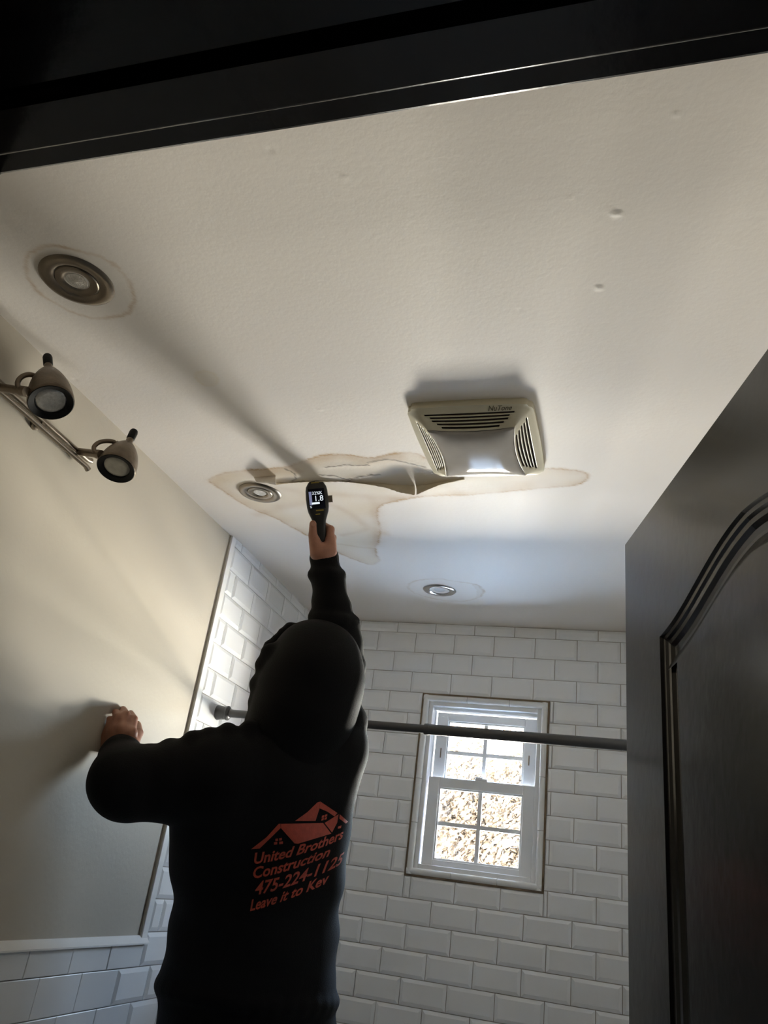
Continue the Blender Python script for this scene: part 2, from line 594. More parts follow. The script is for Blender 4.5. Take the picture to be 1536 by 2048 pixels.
def flap(top, low, name='paint_flap', curl=0.006, m=None):
    """top: pixels of the attached edge on the ceiling; low: pixels of the free edge; it hangs straight down with a slight curl"""
    n = 36
    vs, fs = [], []

    def lerp(pts, t):
        s = t * (len(pts) - 1)
        i = min(int(s), len(pts) - 2)
        a, b = pts[i], pts[i + 1]
        return a[0] + (b[0] - a[0]) * (s - i), a[1] + (b[1] - a[1]) * (s - i)
    rows = 5
    for i in range(n + 1):
        t = i / n
        a = onceil(*lerp(top, t), -0.0005)
        lp = lerp(low, t)
        # the free edge hangs below the attached one: same y as the seam
        b = ony(lp[0], lp[1] + 1.2 * noise.noise((i * 0.7, len(top), 3.1)), a.y - 0.004)
        for k in range(rows + 1):
            s = k / rows
            p = a.lerp(b, s)
            p.y += curl * math.sin(s * math.pi) * (0.4 + t)
            vs.append(p)
    for i in range(n):
        for k in range(rows):
            q = i * (rows + 1) + k
            fs.append((q, q + 1, q + rows + 2, q + rows + 1))
    o = mesh_obj(name, vs, fs, m or M['paint_back'], ceiling, True)
    md = o.modifiers.new('thickness', 'SOLIDIFY')
    md.thickness = 0.0008
    md.offset = 0
    return o


flap([(686, 960), (720, 962), (760, 964), (800, 967), (829, 969)], [(686, 963), (730, 968), (770, 975), (800, 985), (829, 990)])
flap([(832, 969), (855, 966), (890, 960), (928, 954)], [(833, 990), (845, 984), (880, 969), (928, 957)], curl=0.008)
flap([(552, 964), (580, 962), (612, 960), (650, 959), (690, 960)], [(552, 970), (580, 966), (612, 964), (650, 963), (690, 963)], curl=0.002)
flap([(508, 955), (530, 953), (552, 951)], [(512, 964), (532, 966), (552, 970)], curl=-0.004, m=M['ceil'])

# ------------------------------------------------------------------ tiles
TW, TH, GR = 0.1544, 0.0782, 0.0022
_tc = {}


def tile_mesh(w, h, bevel):
    key = (round(w, 4), round(h, 4), bevel)
    if key in _tc:
        return _tc[key]
    bw = min(0.0105, w * 0.3, h * 0.3)
    lo, hi = (0.0032, 0.0072) if bevel else (0.0045, 0.0052)
    if not bevel:
        bw = min(0.0012, w * 0.2, h * 0.2)
    vs = []
    for (i, z) in ((0, -0.001), (0, lo), (bw, hi)):
        a, b = w / 2 - i, h / 2 - i
        vs += [(-a, -b, z), (a, -b, z), (a, b, z), (-a, b, z)]
    fs = [(8, 9, 10, 11)]
    for r in (0, 4):
        for k in range(4):
            j = (k + 1) % 4
            fs.append((r + k, r + j, r + 4 + j, r + 4 + k))
    me = bpy.data.meshes.new('tile')
    me.from_pydata(vs, [], fs)
    me.materials.append(M['tile'] if bevel else M['tileflat'])
    me.update()
    _tc[key] = me
    return me


# local tile frame -> world : back wall (x right, y up, normal towards -y), left wall (x runs along +y, normal +x)
MB_ = Matrix(((1, 0, 0, 0), (0, 0, -1, 0), (0, 1, 0, 0), (0, 0, 0, 1)))
ML_ = Matrix(((0, 0, 1, 0), (1, 0, 0, 0), (0, 1, 0, 0), (0, 0, 0, 1)))


def put_tile(u0, u1, z0, z1, wall, parent, bevel=True, rnd=random.Random(3)):
    w, h = u1 - u0 - GR, z1 - z0 - GR
    if w < 0.008 or h < 0.008:
        return
    o = bpy.data.objects.new('tile', tile_mesh(w, h, bevel))
    cu, cz = (u0 + u1) / 2, (z0 + z1) / 2
    dz = rnd.uniform(-0.0004, 0.0004)
    tilt = Matrix.Rotation(rnd.uniform(-0.006, 0.006), 4, 'X') @ Matrix.Rotation(rnd.uniform(-0.006, 0.006), 4, 'Y') @ Matrix.Rotation(rnd.uniform(-0.004, 0.004), 4, 'Z')
    if wall == 'B':
        o.matrix_world = Matrix.Translation((cu, -dz, cz)) @ MB_ @ tilt
    else:
        o.matrix_world = Matrix.Translation((XL + 0.002 + dz, cu, cz)) @ ML_ @ tilt
    link(o, parent)


def rect_sub(r, hole):
    """tile rectangle minus the window rectangle -> list of rectangles"""
    u0, u1, z0, z1 = r
    a0, a1, b0, b1 = hole
    if u1 <= a0 or u0 >= a1 or z1 <= b0 or z0 >= b1:
        return [r]
    out = []
    if u0 < a0:
        out.append((u0, a0, z0, z1))
    if u1 > a1:
        out.append((a1, u1, z0, z1))
    m0, m1 = max(u0, a0), min(u1, a1)
    if z0 < b0:
        out.append((m0, m1, z0, b0))
    if z1 > b1:
        out.append((m0, m1, b1, z1))
    return out


HOLE = (-0.196, 0.278, ZF - 0.948, ZF - 0.313)
low_b, low_l = [], []
for row in range(0, 31):
    zt, zb = ZF - row * TH, ZF - (row + 1) * TH
    if row == 0:
        zt = ZF - 0.037
    zb = max(zb, 0.0)
    off = -0.326 if row % 2 == 0 else -0.401
    u = off - 5 * TW
    while u < XR:
        a, b = max(u, XL + 0.007), min(u + TW, XR)
        if b - a > 0.01 and zt - zb > 0.01:
            for r in rect_sub((a, b, zb, zt), HOLE):
                if zt > 0.62:
                    put_tile(*r, 'B', wall_back)
                else:
                    low_b.append(r)
        u += TW
# left wall: bevelled inside the tub alcove, flat below the ledge
YT0, YT1, ZT = -0.858, -0.832, ZF - 1.184         # vertical trim strip, ledge height
for row in range(0, 31):
    zt, zb = ZF - row * TH, ZF - (row + 1) * TH
    if row == 0:
        zt = ZF - 0.04
    zb = max(zb, 0.0)
    off = (-0.680 if row % 2 else -0.776) - 12 * TW
    u = off
    while u < 0:
        a, b = max(u, YD1), min(u + TW, -0.007)
        t1 = zt
        if b - a > 0.01:
            if (a + b) / 2 > -0.86 or a > -0.90 and zt < ZF - 1.19:
                if zt > ZF - 1.19:
                    a = max(a, YT1)
                if b - a > 0.01:
                    if zt > 0.62:
                        put_tile(a, b, zb, zt, 'L', wall_left, True)
                    else:
                        low_l.append((a, b, zb, zt))
            elif zb < ZF - 1.21:
                t1 = min(zt, ZF - 1.199)
                if t1 - zb > 0.012:
                    if zt > 0.62:
                        put_tile(a, b, zb, t1, 'L', wall_left, False)
                    else:
                        low_l.append((a, b, zb, t1))
        u += TW


def low_tiles(rs, wall, parent):
    bm = bmesh.new()
    for (a, b, z0, z1) in rs:
        g = GR / 2
        if z1 - z0 < 0.01 or b - a < 0.01:
            continue
        if wall == 'B':
            add_box(bm, a + g, b - g, -0.006, 0.001, z0 + g, z1 - g)
        else:
            add_box(bm, XL - 0.001, XL + 0.007, a + g, b - g, z0 + g, z1 - g)
    o = bm_obj('lower_tiles', bm, M['tile'], parent)
    o['kind'] = 'stuff'


low_tiles(low_b, 'B', wall_back)
low_tiles(low_l, 'L', wall_left)
boxes('grout_bed', [(XL, XL + 0.0022, YT1 - 0.01, 0, 0, ZF - 0.03), (XL, XL + 0.0022, YD1, YT1, 0, ZF - 1.19)], M['grout'], wall_left)
# white edge trims of the painted panel
bm = bmesh.new()
add_box(bm, XL, XL + 0.0085, YT0, YT1 + 0.002, ZT - 0.002, ZF - 0.05, 0.002)
t1 = struct(bm_obj('trim_1', bm, M['trimw']))
pf = [(XL, ZT + 0.004), (XL + 0.003, ZT + 0.004), (XL + 0.017, ZF - 1.1955), (XL + 0.017, ZF - 1.199), (XL, ZF - 1.199)]
bm = bmesh.new()
e0 = [bm.verts.new((x, YD1, z)) for x, z in pf]
e1 = [bm.verts.new((x, YT1 + 0.004, z)) for x, z in pf]
for i in range(5):
    bm.faces.new((e0[i], e0[(i + 1) % 5], e1[(i + 1) % 5], e1[i]))
bm.faces.new(e0)
bm.faces.new(e1)
struct(bm_obj('trim_2', bm, M['trimw']))
boxes('caulk_bead', [(XL, XL + 0.004, YT0 - 0.002, YT0 + 0.001, ZT, ZF - 0.05)], M['trimg'], t1)

# ------------------------------------------------------------------ window
win = struct(empty('window_1', (0.04, 0, ZF - 0.93)))
win_inv = Matrix.Translation((-0.04, 0, -(ZF - 0.93)))


def wpart(o, parent=None):
    """children keep their world place under the window's empty"""
    return o


class WB:
    def __init__(s):
        s.bm = bmesh.new()

    def b(s, x0, x1, y0, y1, z0, z1, bev=0.0):
        add_box(s.bm, x0 - 0.04, x1 - 0.04, y0, y1, z0 - (ZF - 0.93), z1 - (ZF - 0.93), bev)
        return s

    def build(s, name, m, parent=win):
        return bm_obj(name, s.bm, m, parent)


def ring(name, x0, x1, z0, z1, w, y0, y1, m, parent=win, bev=0.0, wt=None, wb=None):
    wt, wb = wt or w, wb or w
    k = WB()
    k.b(x0, x0 + w, y0, y1, z0, z1, bev).b(x1 - w, x1, y0, y1, z0, z1, bev).b(x0 + w, x1 - w, y0, y1, z0, z0 + wb, bev).b(x0 + w, x1 - w, y0, y1, z1 - wt, z1, bev)
    return k.build(name, m, parent)


OX0, OX1, OZ0, OZ1 = -0.190, 0.272, ZF - 0.942, ZF - 0.319
# ceramic pencil liner in short pieces, dark caulk outside it
ring('caulk_line', OX0 - 0.006, OX1 + 0.006, OZ0 - 0.006, OZ1 + 0.006, 0.010, -0.0065, 0.001, M['caulk'])


def liner(p0, p1, inward):
    """half-round moulding from p0 to p1 (x,z), bulging to the room"""
    p0, p1 = Vector((p0[0] - 0.04, 0, p0[1] - (ZF - 0.93))), Vector((p1[0] - 0.04, 0, p1[1] - (ZF - 0.93)))
    inw = Vector((inward[0], 0, inward[1]))
    d = (p1 - p0).normalized()
    p0 = p0 + d * 0.0008
    p1 = p1 - d * 0.0008
    bm = bmesh.new()
    a, b = [], []
    N = 8
    for k in range(N + 1):
        t = math.pi * k / N
        o = inw * (0.011 - 0.011 * math.cos(t)) + Vector((0, -0.004 - 0.011 * math.sin(t), 0))
        a.append(bm.verts.new(p0 + o))
        b.append(bm.verts.new(p1 + o))
    a.append(bm.verts.new(p0 + inw * 0.022 + Vector((0, 0.03, 0))))
    b.append(bm.verts.new(p1 + inw * 0.022 + Vector((0, 0.03, 0))))
    a.append(bm.verts.new(p0 + Vector((0, 0.03, 0))))
    b.append(bm.verts.new(p1 + Vector((0, 0.03, 0))))
    for k in range(len(a)):
        j = (k + 1) % len(a)
        bm.faces.new((a[k], a[j], b[j], b[k]))
    bm.faces.new(a)
    bm.faces.new(b[::-1])
    return bm_obj('liner_tile', bm, M['trimw'], win, True, sharp=40)


def split(a, b, cuts):
    s = [a] + [a + (b - a) * c for c in cuts] + [b]
    return list(zip(s[:-1], s[1:]))


for a, b in split(OX0, OX1, (0.36, 0.70)):
    liner((a, OZ1), (b, OZ1), (0, -1))
for a, b in split(OX0, OX1, (0.34, 0.68)):
    liner((a, OZ0), (b, OZ0), (0, 1))
for a, b in split(OZ0, OZ1, (0.27, 0.51, 0.77)):
    liner((OX0, a), (OX0, b), (1, 0))
for a, b in split(OZ0, OZ1, (0.30, 0.58, 0.78)):
    liner((OX1, a), (OX1, b), (-1, 0))
FX0, FX1, FZ0, FZ1 = OX0 + 0.020, OX1 - 0.020, OZ0 + 0.020, OZ1 - 0.020
ring('window_frame', FX0, FX1, FZ0, FZ1, 0.017, 0.004, 0.11, M['vinyl'], bev=0.0015)
k = WB()
k.b(FX0 + 0.017, FX0 + 0.023, 0.056, 0.10, FZ0 + 0.017, FZ1 - 0.017).b(FX1 - 0.023, FX1 - 0.017, 0.056, 0.10, FZ0 + 0.017, FZ1 - 0.017)
k.b(FX0 + 0.017, FX1 - 0.017, 0.03, 0.10, FZ1 - 0.027, FZ1 - 0.017)
k.build('track', M['vinyl'])
IX0, IX1 = FX0 + 0.022, FX1 - 0.018
MZ = ZF - 0.623                      # meeting rail
# upper sash sits further out


def sash(name, x0, x1, z0, z1, y0, y1, st_w, top_w, bot_w, mz):
    s = ring(name, x0, x1, z0, z1, st_w, y0, y1, M['vinyl'], win, 0.002, top_w, bot_w)
    gx0, gx1, gz0, gz1 = x0 + st_w, x1 - st_w, z0 + bot_w, z1 - top_w
    ym = (y0 + y1) / 2
    ring('glazing_bead', gx0 - 0.001, gx1 + 0.001, gz0 - 0.001, gz1 + 0.001, 0.007, y0 + 0.006, ym, M['vinyl'], s, 0.001)
    cx = (gx0 + gx1) / 2
    WB().b(cx - 0.007, cx + 0.007, ym - 0.003, ym + 0.004, gz0, gz1).build('muntin', M['vinyl'], s)
    WB().b(gx0, gx1, ym - 0.0032, ym + 0.0038, mz - 0.007, mz + 0.007).build('muntin', M['vinyl'], s)
    for (a, b) in ((gx0, cx), (cx, gx1)):
        for (c, d) in ((gz0, mz), (mz, gz1)):
            WB().b(a, b, ym + 0.004, ym + 0.0055, c, d).build('pane', M['glass'], s)
    return s


up = sash('upper_sash', IX0 + 0.004, IX1 - 0.004, MZ - 0.010, FZ1 - 0.029, 0.062, 0.088, 0.043, 0.029, 0.024, ony(972, 1512, 0.075).z)
lo = sash('lower_sash', IX0, IX1, ZF - 0.9065, MZ + 0.014, 0.026, 0.054, 0.040, 0.034, 0.0215, ony(958, 1656, 0.04).z)
k = WB()
cx = (IX0 + IX1) / 2
k.b(cx - 0.022, cx + 0.022, 0.024, 0.052, MZ + 0.014, MZ + 0.022, 0.002).b(cx - 0.020, cx + 0.006, 0.028, 0.038, MZ + 0.022, MZ + 0.027, 0.001)
k.build('sash_lock', M['vinyl'])
for x in (IX0 + 0.026, IX1 - 0.030):
    WB().b(x, x + 0.004, 0.059, 0.063, ZF - 0.535, ZF - 0.500, 0.001).build('night_latch', M['caulk'])

# ------------------------------------------------------------------ door head, jambs, door leaf


def extrude_x(name, prof, x0, x1, m):
    """prof: (y,z) outline"""
    vs = [(x0, y, z) for y, z in prof] + [(x1, y, z) for y, z in prof]
    n = len(prof)
    fs = [tuple(range(n))[::-1], tuple(range(n, 2 * n))]
    fs += [(i, (i + 1) % n, n + (i + 1) % n, n + i) for i in range(n)]
    bm = bmesh.new()
    vv = [bm.verts.new(v) for v in vs]
    for f in fs:
        bm.faces.new([vv[i] for i in f])
    return bm_obj(name, bm, m)


h = ZH
hp_ = [(-2.533, h + 0.09), (-2.533, h + 0.003), (-2.5345, h + 0.001), (-2.5365, h), (-2.5550, h), (-2.5575, h - 0.001)]
hp_ += [(-2.5615 + 0.004 * math.cos(t), h - 0.006 - 0.004 * math.sin(t)) for t in [math.pi / 2 * i / 6 for i in range(7)]]
hp_ += [(-2.597, h - 0.010), (-2.600, h - 0.007), (-2.604, h - 0.004), (-2.607, h), (-2.668, h), (-2.672, h + 0.004), (-2.682, h + 0.006), (-2.684, h + 0.075), (-2.678, h + 0.09)]
head = struct(extrude_x('trim_3', hp_, -0.15, 0.80, M['black']))
head.matrix_world = Matrix.Translation((-0.05, -2.5235, 0)) @ Matrix.Rotation(-0.0165, 4, 'Z') @ Matrix.Translation((0.05, 2.53, 0))
struct(boxes('trim_4', [(-0.078, -0.052, -2.53, -2.668, 0, h), (-0.060, -0.042, -2.597, -2.56, 0, h), (-0.14, -0.06, -2.684, -2.66, 0, h + 0.09)], M['black'], bev=0.002))
struct(boxes('trim_5', [(0.722, 0.748, -2.53, -2.668, 0, h), (0.712, 0.730, -2.597, -2.56, 0, h), (0.73, 0.80, -2.684, -2.66, 0, h + 0.09)], M['black'], bev=0.002))

DW, DT = 0.82, 0.035
DE = Vector((0.2527, -0.9675, 0)).normalized()        # from the free edge towards the hinge
DN = Vector((-0.9675, -0.2527, 0)).normalized()       # face towards the camera side
DA = Vector((0.5013, -1.7426, 0))
ztop = ZH - 0.003
door = struct(empty('door_1', DA + DE * DW))
DO = DA + DE * DW


def dpt(u, w, n=0.0):
    return DA + DE * u + Vector((0, 0, w)) + DN * n - DO


def outline(u0, u1, w0, ws, wc, n=30):
    """cathedral panel outline: straight sides, ogee shoulders up to a crown"""
    cu = (u0 + u1) / 2
    half = (u1 - u0) / 2
    pts = [(u0, w0)]
    pts.append((u0, ws))
    for i in range(1, n + 1):
        t = i / n
        sh = 0.5 - 0.5 * math.cos(math.pi * min(1, t * 1.02))
        sh = 0.25 * t + 0.75 * sh
        pts.append((u0 + half * t, ws + (wc - ws) * sh))
    for i in range(n - 1, -1, -1):
        pts.append((u1 - half * i / n, pts[1 + i][1]))
    pts.append((u1, w0))
    return pts


def inset(pts, d):
    out = []
    n = len(pts)
    for i in range(n):
        p0, p1, p2 = Vector(pts[i - 1]), Vector(pts[i]), Vector(pts[(i + 1) % n])
        a, b = (p1 - p0), (p2 - p1)
        if a.length < 1e-6 or b.length < 1e-6:
            a = b = (p2 - p0)
        na, nb = Vector((a.y, -a.x)).normalized(), Vector((b.y, -b.x)).normalized()
        m_ = (na + nb).normalized()
        s = d / max(0.35, m_.dot(na))
        out.append((p1.x + m_.x * s, p1.y + m_.y * s))
    return out


def door_panel(pts):
    prof = [(0.0, 0.0), (0.002, -0.004), (0.006, -0.005), (0.009, -0.008), (0.014, -0.009), (0.019, -0.013), (0.026, -0.0135), (0.030, -0.0135), (0.046, -0.005), (0.049, -0.004)]
    bm = bmesh.new()
    rings = []
    for d, z in prof[:8]:
        rings.append([bm.verts.new(dpt(u, w, z)) for u, w in inset(pts, d)])
    for a, b in zip(rings[:-1], rings[1:]):
        for i in range(len(a)):
            j = (i + 1) % len(a)
            bm.faces.new((a[i], a[j], b[j], b[i]))
    bm_obj('moulding', bm, M['door'], door)
    bm = bmesh.new()
    rings = []
    for d, z in prof[7:]:
        rings.append([bm.verts.new(dpt(u, w, z)) for u, w in inset(pts, d)])
    for a, b in zip(rings[:-1], rings[1:]):
        for i in range(len(a)):
            j = (i + 1) % len(a)
            bm.faces.new((a[i], a[j], b[j], b[i]))
    bm.faces.new(rings[-1])
    bm_obj('raised_panel', bm, M['door'], door)


P1 = outline(0.150, DW - 0.150, 0.92, ZF - 0.658, ZF - 0.603)
P2 = [(0.150, 0.22), (0.150, 0.76), (DW - 0.150, 0.76), (DW - 0.150, 0.22)]
door_panel(P1)
door_panel(P2)
# stiles and rails : the face round the openings, then edges and back
bm = bmesh.new()


def fq(*p):
    bm.faces.new([bm.verts.new(dpt(*q)) for q in p])


u0, u1 = 0.150, DW - 0.150
fq((0, 0.006), (u0, 0.006), (u0, ztop), (0, ztop))
fq((u1, 0.006), (DW, 0.006), (DW, ztop), (u1, ztop))
fq((u0, 0.006), (u1, 0.006), (u1, 0.22), (u0, 0.22))
fq((u0, 0.76), (u1, 0.76), (u1, 0.92), (u0, 0.92))
arc = P1[1:-1]
for a, b in zip(arc[:-1], arc[1:]):
    fq((a[0], a[1]), (b[0], b[1]), (b[0], ztop), (a[0], ztop))
for (a, b) in (((0, 0.006), (0, ztop)), ((0, ztop), (DW, ztop)), ((DW, ztop), (DW, 0.006)), ((DW, 0.006), (0, 0.006))):
    fq((*a, 0), (*b, 0), (*b, -DT), (*a, -DT))
fq((0, 0.006, -DT), (DW, 0.006, -DT), (DW, ztop, -DT), (0, ztop, -DT))
bmesh.ops.remove_doubles(bm, verts=bm.verts, dist=1e-5)
bm_obj('door_leaf', bm, M['door'], door)
for hz in (0.25, 1.0, 1.70):
    bm = bmesh.new()
    add_tube(bm, [dpt(DW + 0.004, hz, 0.004), dpt(DW + 0.004, hz + 0.09, 0.004)], 0.006, 10)
    bm_obj('hinge', bm, M['blackm'], door, True, sharp=40)

# ------------------------------------------------------------------ shower rod
RY, RZ = -0.71, ZF - 0.579
rod = tag(empty('shower_rod', (XL + 0.007, RY, RZ)), 'dark grey tension shower rod spanning the tub alcove in front of the window', 'shower rod')
ox = XL + 0.007
AX = Vector((1, 0, 0))
L_ = XR - ox
JX = ony(852, 1455, RY).x - ox                          # where the tubes telescope
lathe('outer_tube', [(0.0145, 0.0), (0.0145, L_ - JX - 0.02)], AX * JX, AX, M['rod'], rod, 24, True, True)
lathe('inner_tube', [(0.0118, 0.02), (0.0118, JX + 0.04)], Vector((0, 0, 0)), AX, M['rod'], rod, 24, True, True)
lathe('end_cap', [(0.0215, 0.0), (0.0225, 0.004), (0.0205, 0.012), (0.0190, 0.030), (0.0215, 0.034), (0.0215, 0.038), (0.0165, 0.042), (0.0125, 0.044)], Vector((0, 0, 0)), AX, M['rod'], rod, 28, True, True)
lathe('end_cap', [(0.0215, 0.0), (0.0225, 0.004), (0.0205, 0.012), (0.0190, 0.030), (0.0215, 0.038), (0.015, 0.044)], AX * L_, -AX, M['rod'], rod, 28, True, True)
lathe('collar', [(0.0150, 0.0), (0.0158, 0.003), (0.0158, 0.010), (0.0150, 0.014)], AX * (JX - 0.004), AX, M['rod'], rod, 24, True, True)

# ------------------------------------------------------------------ recessed lights
UPN = Vector((0, -CS, 1)).normalized()
DNN = -UPN


def downlight(px, py, R, label, face, gimbal=True, edge_m='nickel'):
    c = onceil(px, py)
    t = tag(empty('recessed_light', c), label, 'ceiling light')
    z = Vector((0, 0, 0))
    lathe('trim_ring', [(R, -0.001), (R, 0.0015), (R * 0.94, 0.0045), (R * 0.84, 0.0058), (R * 0.66, 0.0040), (R * 0.60, 0.0016), (R * 0.60, -0.02)], z, DNN, M[edge_m], t, 56)
    if gimbal:
        lathe('gimbal_ring', [(R * 0.585, -0.02), (R * 0.585, 0.0022), (R * 0.56, 0.0040), (R * 0.40, 0.0034), (R * 0.34, 0.0010), (R * 0.34, -0.012)], z, DNN, M[edge_m], t, 48)
        lathe('bulb', [(R * 0.34, -0.010), (R * 0.33, -0.002), (R * 0.29, 0.0015), (R * 0.20, 0.001), (R * 0.12, 0.0022), (0.0005, 0.0030)], z, DNN, M[face], t, 40, False, True)
    else:
        lathe('diffuser', [(R * 0.60, -0.018), (R * 0.59, -0.004), (R * 0.45, -0.001), (R * 0.2, 0.001), (0.0005, 0.0012)], z, DNN, M[face], t, 44, False, True)
    return t


downlight(154, 561, 0.067, 'nickel recessed eyeball light near the track lights, ringed by a brown water stain', 'lens')
downlight(520, 985, 0.059, 'nickel recessed eyeball light inside the large water stain, beside the meter', 'lens')
downlight(879, 1180, 0.058, 'chrome recessed light with white face near the tiled window wall', 'lampw', False, 'chrome')

# ------------------------------------------------------------------ exhaust fan cover
FC = Vector((0.200, -1.430, 0))
FC.z = zceil(FC.y)
fan = tag(empty('exhaust_fan', FC), 'yellowed plastic bathroom exhaust fan with slotted sides and a glossy light lens', 'exhaust fan')
rotf = Matrix.Rotation(math.atan(CS), 4, 'X')
fan.rotation_euler = rotf.to_euler()
fan.rotation_euler.z = math.radians(-1.0)
HX_, HY_ = 0.131, 0.152
LX_, LY_ = 0.094, 0.108


def sq_pt(side, s, hx, hy, bow, rc):
    """point on one side of a rounded rectangle; s in -1..1, bow bends the side (+ out, - in)"""
    # superellipse-like corner rounding
    k = 1 - s * s
    if side == 0:
        x, y = s * hx, -hy - bow * k
    elif side == 1:
        x, y = hx + bow * k, s * hy
    elif side == 2:
        x, y = -s * hx, hy + bow * k
    else:
        x, y = -hx - bow * k, -s * hy
    # soften the corners
    e = max(0.0, abs(s) - 0.86) / 0.14
    f = 1 - rc * e * e
    return x * f, y * f


NV = [0.0, 0.06, 0.14, 0.22, 0.30, 0.345, 0.425, 0.47, 0.55, 0.595, 0.675, 0.72, 0.80, 0.845, 0.925, 0.96, 1.0]
SLOT = {5: 1, 7: 1, 9: 1, 11: 1, 13: 1}
NS = 32


def fan_pt(side, s, v):
    ax, ay = sq_pt(side, s, HX_, HY_, 0.004, 0.06)
    bx, by = sq_pt(side, s, LX_, LY_, -0.011, 0.02)
    z = -0.014 - 0.026 * (v ** 1.4)
    return Vector((ax + (bx - ax) * v, ay + (by - ay) * v, z))


vs, fs = [], []
for side in range(4):
    b0 = len(vs)
    for i in range(NS + 1):
        s = -1 + 2 * i / NS
        vs.append(Vector(sq_pt(side, s, HX_, HY_, 0.004, 0.06)).to_3d() + Vector((0, 0, 0.002)))
        for v in NV:
            vs.append(fan_pt(side, s, v))
    m_ = len(NV) + 1
    for i in range(NS):
        s = -1 + 2 * (i + 0.5) / NS
        for k in range(m_ - 1):
            vi = k - 1
            if vi in SLOT and abs(s) < 0.80 - 0.02 * (vi - 5):
                continue
            q = b0 + i * m_ + k
            fs.append((q, q + 1, q + m_ + 1, q + m_))
fc = mesh_obj('cover', vs, fs, M['fan'], fan, True)
fb = bmesh.new()
fb.from_mesh(fc.data)
bmesh.ops.remove_doubles(fb, verts=fb.verts, dist=1e-5)
bmesh.ops.recalc_face_normals(fb, faces=fb.faces)
fb.to_mesh(fc.data)
fb.free()
fc.data.set_sharp_from_angle(angle=math.radians(40))
md = fc.modifiers.new('thickness', 'SOLIDIFY')
md.thickness = 0.0022
md.offset = -1
boxes('housing', [(-HX_ + 0.02, HX_ - 0.02, -HY_ + 0.02, HY_ - 0.02, -0.012, 0.0), (-LX_ + 0.014, LX_ - 0.014, -LY_ + 0.014, LY_ - 0.014, -0.030, -0.012)], M['fandark'], fan)
vs, fs = [], []
for side in range(4):
    b0 = len(vs)
    for i in range(NS + 1):
        for v in NV[2:]:
            p = fan_pt(side, -1 + 2 * i / NS, v)
            vs.append(Vector((p.x * 0.965, p.y * 0.965, p.z + 0.007)))
    m_ = len(NV) - 2
    for i in range(NS):
        for k in range(m_ - 1):
            q = b0 + i * m_ + k
            fs.append((q, q + 1, q + m_ + 1, q + m_))
mesh_obj('dark_slot_backing', vs, fs, M['fandark'], fan, True)  # dark shell added behind the slots as their painted shade
# lens : pillow with inward-bowed sides
vs, fs = [], []
NL = 24
for i in range(NL + 1):
    for j in range(NL + 1):
        a, b = -1 + 2 * i / NL, -1 + 2 * j / NL
        x = a * (LX_ - 0.0015 - 0.011 * (1 - b * b) * abs(a))
        y = b * (LY_ - 0.0015 - 0.011 * (1 - a * a) * abs(b))
        z = -0.041 - 0.011 * (1 - a ** 4) * (1 - b ** 4)
        vs.append((x, y, z))
for i in range(NL):
    for j in range(NL):
        q = i * (NL + 1) + j
        fs.append((q, q + 1, q + NL + 2, q + NL + 1))
ln = mesh_obj('light_lens', vs, fs, M['fanlens'], fan, True)
md = ln.modifiers.new('thickness', 'SOLIDIFY')
md.thickness = 0.002
tv, tf = text_mesh('NuTone', 0.0175, bold=0.0002)
tvs = []
for p in tv:
    # on the sloping flange nearest the door
    v = 0.10
    q = fan_pt(0, 0.34 + p.x / HX_ * 0.86, 0.27 - p.y * 19.0)
    tvs.append(Vector((q.x, q.y, q.z - 0.0012)))
mesh_obj('lettering', tvs, tf, M['fantext'], fan)

# ------------------------------------------------------------------ wall spotlights on a rail
RX = XL + 0.022
ra, rb = onx(-260, 560, RX), onx(181, 924, RX)
ra.z = rb.z = (onx(0, 783, RX).z + rb.z) / 2
spot = tag(empty('wall_spotlight_rail', (XL, rb.y, rb.z)), 'brushed nickel rail of adjustable bullet spotlights on the cream wall', 'spotlight')
SO = Vector((XL, rb.y, rb.z))
ra, rb = ra - SO, rb - SO
dr = (rb - ra).normalized()
bm = bmesh.new()
for dz in (0.0075, -0.0075):
    o = Vector((0, 0, dz))
    add_tube(bm, [ra + o, ra.lerp(rb, 0.5) + o, rb + o - dr * 0.012, rb + o * 1.5], [0.0055, 0.0055, 0.006, 0.0068], 14)
bm_obj('rail', bm, M['nickel'], spot, True, sharp=50)
for t in (0.18, 0.72):
    c = ra.lerp(rb, t)
    lathe('wall_mount', [(0.012, 0.0), (0.012, 0.008), (0.006, 0.010), (0.005, 0.024)], Vector((0, c.y, c.z)), Vector((1, 0, 0)), M['nickel'], spot, 20, True, True)


